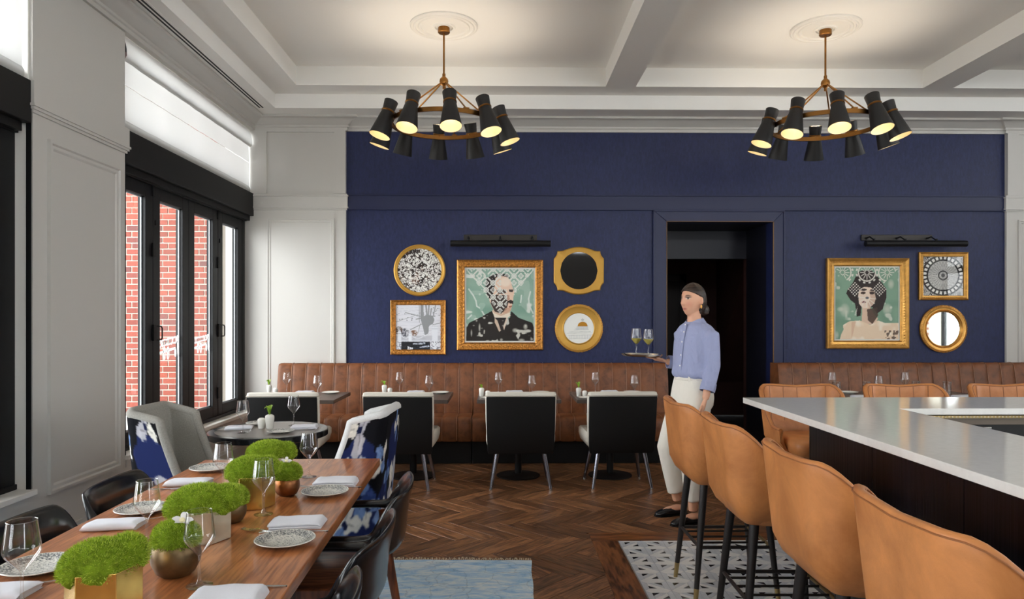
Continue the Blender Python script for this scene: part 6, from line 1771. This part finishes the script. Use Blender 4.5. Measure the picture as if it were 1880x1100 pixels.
set_cols(me, lin_arr(cols))
M['skin'] = attr_mat('skin', .5, .4)
_b = M['skin'].node_tree.nodes['Principled BSDF']; _b.inputs['Subsurface Weight'].default_value = .08; _b.inputs['Subsurface Radius'].default_value = (.02, .008, .004); _b.inputs['Subsurface Scale'].default_value = .5
me.materials.append(M['skin'])
# origin at the feet
me.transform(Matrix.Translation(-PX))
person = bpy.data.objects.new('person', me); C.objects.link(person); person.location = PX
tag(person, 'person in blue shirt and white trousers carrying a tray, walking left past the doorway', 'person')
def cloth(mb, name, voxel, mat_, it=3):
    m = remesh(mb, name, voxel, it); m.transform(Matrix.Translation(-PX)); m.materials.append(mat_)
    o = bpy.data.objects.new(name, m); C.objects.link(o); o.parent = person; return o
def fabric(name, c, fold=.5, scale=(9, 9, 4), rough=.85):
    m, nt, b = new_mat(name); b.inputs['Base Color'].default_value = lin(c); b.inputs['Roughness'].default_value = rough; b.inputs['Specular IOR Level'].default_value = .15
    tc = N(nt, 'ShaderNodeTexCoord'); mp = N(nt, 'ShaderNodeMapping'); mp.inputs['Scale'].default_value = scale; nt.links.new(tc.outputs['Object'], mp.inputs[0])
    nz = N(nt, 'ShaderNodeTexNoise', i_Scale=1.3, i_Detail=3.0, i_Distortion=.7); nt.links.new(mp.outputs[0], nz.inputs['Vector'])
    bp = N(nt, 'ShaderNodeBump', i_Strength=fold, i_Distance=.03); nt.links.new(nz.outputs[0], bp.inputs['Height']); nt.links.new(bp.outputs[0], b.inputs['Normal'])
    return m
M['shirt'] = fabric('chambray', (156, 162, 194), .75, (9, 9, 6)); M['trouser'] = fabric('white_twill', (232, 226, 214), .3, (8, 8, 3))
sh = MB()
def wav(c, rf, rl, amp, fq, ph, n=48):
    out = []
    for k, p in enumerate(ell_ring(c, rf, rl, n, p=2.3)):
        a = 2 * pi * k / n; d = (p - Vector(c)); out.append(Vector(c) + d * (1 + amp * sin(fq * a + ph)))
    return out
st_ = [(.085, 1.448, .05, .062, 0), (.086, 1.436, .066, .09, 0), (.088, 1.416, .084, .128, 0), (.09, 1.385, .1, .16, 0), (.09, 1.345, .11, .172, .0), (.088, 1.3, .12, .176, .006), (.08, 1.2, .122, .17, .012), (.072, 1.12, .12, .165, .02), (.068, 1.07, .122, .168, .03), (.067, 1.045, .112, .158, .03), (.067, 1.03, .09, .135, .0)]
sh.loft([wav(pp(x, 0, z), rf, rl, am, 11, z * 30) for x, z, rf, rl, am in st_])
sh.tube([LS + Vector((-.02, .01, .0)), LS + Vector((.0, 0, -.01)), (LS + LE) / 2, LE, LE + (LWr - LE) * .35, LE + (LWr - LE) * .66], [.04, .056, .056, .053, .051, .049], 18)
sh.tube([RS + Vector((.02, -.01, 0)), RS + Vector((0, 0, -.01)), (RS + RE) / 2, RE, RE + (RWr - RE) * .5, RE + (RWr - RE) * .8], [.04, .056, .055, .051, .048, .046], 18)
shirt = cloth(sh, 'shirt', .0075, M['shirt'], 7)
# cuffs, collar, placket, pocket and buttons
def band(p, d, r, w, name):
    d = d.normalized(); M3 = d.to_track_quat('Z', 'Y').to_matrix().to_4x4(); mb = MB().lathe([(r - .004, -w), (r, -w), (r + .002, 0), (r, w), (r - .004, w), (r - .004, -w)], 22, p - PX, M3); return mb.build(name, M['shirt'], shirt, ang=60)
band(LE + (LWr - LE) * .64, LWr - LE, .053, .03, 'cuff'); band(RE + (RWr - RE) * .78, RWr - RE, .049, .024, 'cuff')
col = MB(); rows = []
for (z, rf, rl, o_) in ((1.425, .064, .072, 0), (1.462, .056, .06, .002), (1.468, .059, .063, .002), (1.44, .076, .086, 0), (1.425, .082, .094, 0)):
    rows.append([Vector((.083 , 0, z - .03 * max(0, cos(a)) ** 2 + .008 * max(0, -cos(a)))) + F * rf * cos(a) + Lf * rl * sin(a) for a in [radians(14 + 332 * k / 26) for k in range(27)]])
col.loft(rows, cap=False, closed=False).build('collar', M['shirt'], shirt, ang=60)
fr_pts = []
for (z, x, rf) in ((1.43, .086, .088), (1.375, .09, .1075), (1.3, .088, .1235), (1.2, .08, .1255), (1.12, .072, .1235), (1.06, .068, .1235)): fr_pts.append((Vector((x, 0, z)) + F * (rf - .001)))
pk = MB().loft([[p - Lf * .013, p - Lf * .013 + F * .003, p + Lf * .013 + F * .003, p + Lf * .013] for p in fr_pts]); pk.build('placket', M['shirt'], shirt, smooth=False)
for k in range(5):
    u = .1 + k * .95; i = int(u); p = fr_pts[min(i, 4)].lerp(fr_pts[min(i + 1, 5)], u - i) + F * .003
    MB().lathe([(.0055, 0), (.0055, .002), (0, .0025)], 12, p, F.to_track_quat('Z', 'Y').to_matrix().to_4x4()).build('button', M['porcelain'], shirt)
pc = Vector((.088, 0, 1.26)) + F * .085 + Lf * .108
MB().obox(pc, Lf * .75 - F * .5, Vector((0, 0, 1)), F * .75 + Lf * .5, .042, .05, .006).build('pocket', M['shirt'], shirt, smooth=False, bevel=.003)
tr = MB()
tr.loft([wav(pp(x, 0, z), rf, rl, am, 9, z * 20) for x, z, rf, rl, am in ((.068, 1.05, .1, .142, 0), (.067, 1.03, .106, .148, 0), (.066, .98, .116, .16, .004), (.064, .9, .126, .172, .006), (.062, .84, .122, .168, .0), (.06, .79, .095, .13, 0))])
def trouser(h, k, a, frac):
    e = k + (a - k) * frac; tr.tube([h + Vector((0, 0, .03)), h * .62 + k * .38, h * .25 + k * .75, k, k + (e - k) * .45, e], [.095, .098, .088, .08, .071, .06], 20)
trouser(LHp, LK, LA, .83); trouser(RHp, RK, RA, .84)
trs = cloth(tr, 'trousers', .0085, M['trouser'], 6)
wb_ = MB(); rows = []
for (z, rf, rl) in ((1.022, .111, .153), (1.024, .113, .155), (1.054, .107, .149), (1.056, .103, .145)): rows.append([Vector((.068, 0, z)) + (q - Vector((0, 0, 0))) for q in [F * rf * cos(a) + Lf * rl * sin(a) for a in [2 * pi * k / 40 for k in range(40)]]])
wb_.loft(rows, cap=False).build('waistband', M['trouser'], trs, ang=60)
for a in (.5, 1.3, 2.4, -.5, -1.3): MB().obox(Vector((.068, 0, 1.038)) + F * .113 * cos(a) + Lf * .155 * sin(a), Lf * cos(a) - F * sin(a), (0, 0, 1), F * cos(a) + Lf * sin(a), .007, .024, .003).build('belt_loop', M['trouser'], trs, smooth=False)
M['shoe'] = plain('black_leather', (20, 20, 24), .26, spec=.5)
for (a, d) in ((LA, TO_L), (RA, TO_R)):
    b = Vector((a.x, a.y, 0)); s = Vector((-d.y, d.x, 0)); mb = MB(); rings = []
    for (t_, w, zt, z0_) in ((-.078, .012, .05, .012), (-.074, .028, .062, .006), (-.04, .034, .064, .004), (.0, .036, .052, .004), (.03, .037, .062, .004), (.06, .042, .066, .004), (.11, .046, .054, .004), (.15, .042, .042, .005), (.178, .026, .03, .009), (.185, .01, .022, .012)):
        c = b + d * t_; rings.append([c + s * w * sx_ + Vector((0, 0, z0_ + (zt - z0_) * zz)) for sx_, zz in ((-.9, 0), (-1, .25), (-.95, .6), (-.6, .93), (0, 1), (.6, .93), (.95, .6), (1, .25), (.9, 0), (0, 0))])
    mb.loft(rings); mb.v = [tuple(Vector(v) - PX) for v in mb.v]
    o = mb.build('shoe', M['shoe'], person, ang=60, sub=1)
    so = MB(); so.v = []; ol_ = []
    for (t_, w) in ((-.08, .015), (-.07, .033), (-.02, .037), (.05, .043), (.11, .048), (.16, .042), (.187, .018)): ol_.append((t_, w))
    poly = [(b + d * t_ + s * w - PX)[:2] for t_, w in ol_] + [(b + d * t_ - s * w - PX)[:2] for t_, w in ol_[::-1]]
    so.prism(poly, 0, .009, 'z').build('sole', M['black_matte'], o, smooth=False)
# hair pulled back into a low knot
hr = MB(); rows = []; nu, nv = 110, 70
for j in range(nv + 1):
    th = pi * .80 * j / nv; row = []
    for k in range(nu):
        ph = 2 * pi * k / nu; x = sin(th) * cos(ph) + 0; y = sin(th) * sin(ph); z = cos(th)
        o_ = .009 + .002 * sin(ph * 9 + z * 4)
        p = Vector((x * (.098 + o_) - .004, y * (.077 + o_ * .8), z * (.119 + o_)))
        # hairline: pull in where the face is
        face = (p.x > .02) and (p.z < .078 - .35 * max(0, .06 - p.x))
        if p.x > -.004 and p.z < .066 - (.075 - p.x) * .5 and abs(p.y) < .1 or (p.x > -.026 and p.z < .02):
            p = Vector((x * .085 - .012, y * .066, z * .105))
        row.append(p)
    rows.append(row)
hw = lambda p: HC + FH * p.x + LH * p.y + Vector((0, 0, p.z))
hr.loft([[hw(p) for p in r] for r in rows])
hm = wood('dark_hair', (24, 17, 14), (44, 32, 26), (72, 54, 42), scale=(3, 3, 40), rough=.45, bump=.6, ring=8)
hme = remesh(hr, 'hair', .0045, 6); hme.materials.append(hm); hr_o = bpy.data.objects.new('hair', hme); C.objects.link(hr_o); hr_o.parent = person
MB().lathe([(0, .04), (.022, .034), (.036, .015), (.038, -.005), (.03, -.03), (0, -.042)], 20, hw(Vector((-.108, -.0, -.07)))).build('hair_knot', hm, hr_o)
for s in (-1,):
    pass
er = hw(Vector((-.006, .083, -.048)))
MB().lathe([(0, .014), (.006, .008), (.0075, -.002), (.005, -.012), (0, -.015)], 12, er).build('earring', M['gold'], person)

# ---- tray with two glasses of white wine
TZ = 1.186
tr_o = MB().lathe([(0, 0), (.135, 0), (.15, .008), (.154, .016), (.157, .016), (.152, .006), (.137, -.003), (0, -.003)], 56).build('serving_tray', M['silver'], None, ang=40)
tr_o.location = (1.066, 5.335, TZ); tr_o.rotation_euler = (0.0, radians(1.5), 0)
tag(tr_o, 'round silver serving tray held up by the waitress', 'tray')
MB().lathe([(.134, .0006), (0, .0006)], 48).build('tray_liner', plain('tray_liner', (150, 140, 120), .4, metal=.5), tr_o)
wine_glass(1.03, 5.375, TZ + .0018, 'left glass of white wine on the silver tray', 'wine glasses on the tray', 1.02, True)
wine_glass(1.104, 5.29, TZ + .0004, 'right glass of white wine on the silver tray', 'wine glasses on the tray', 1.0, True)
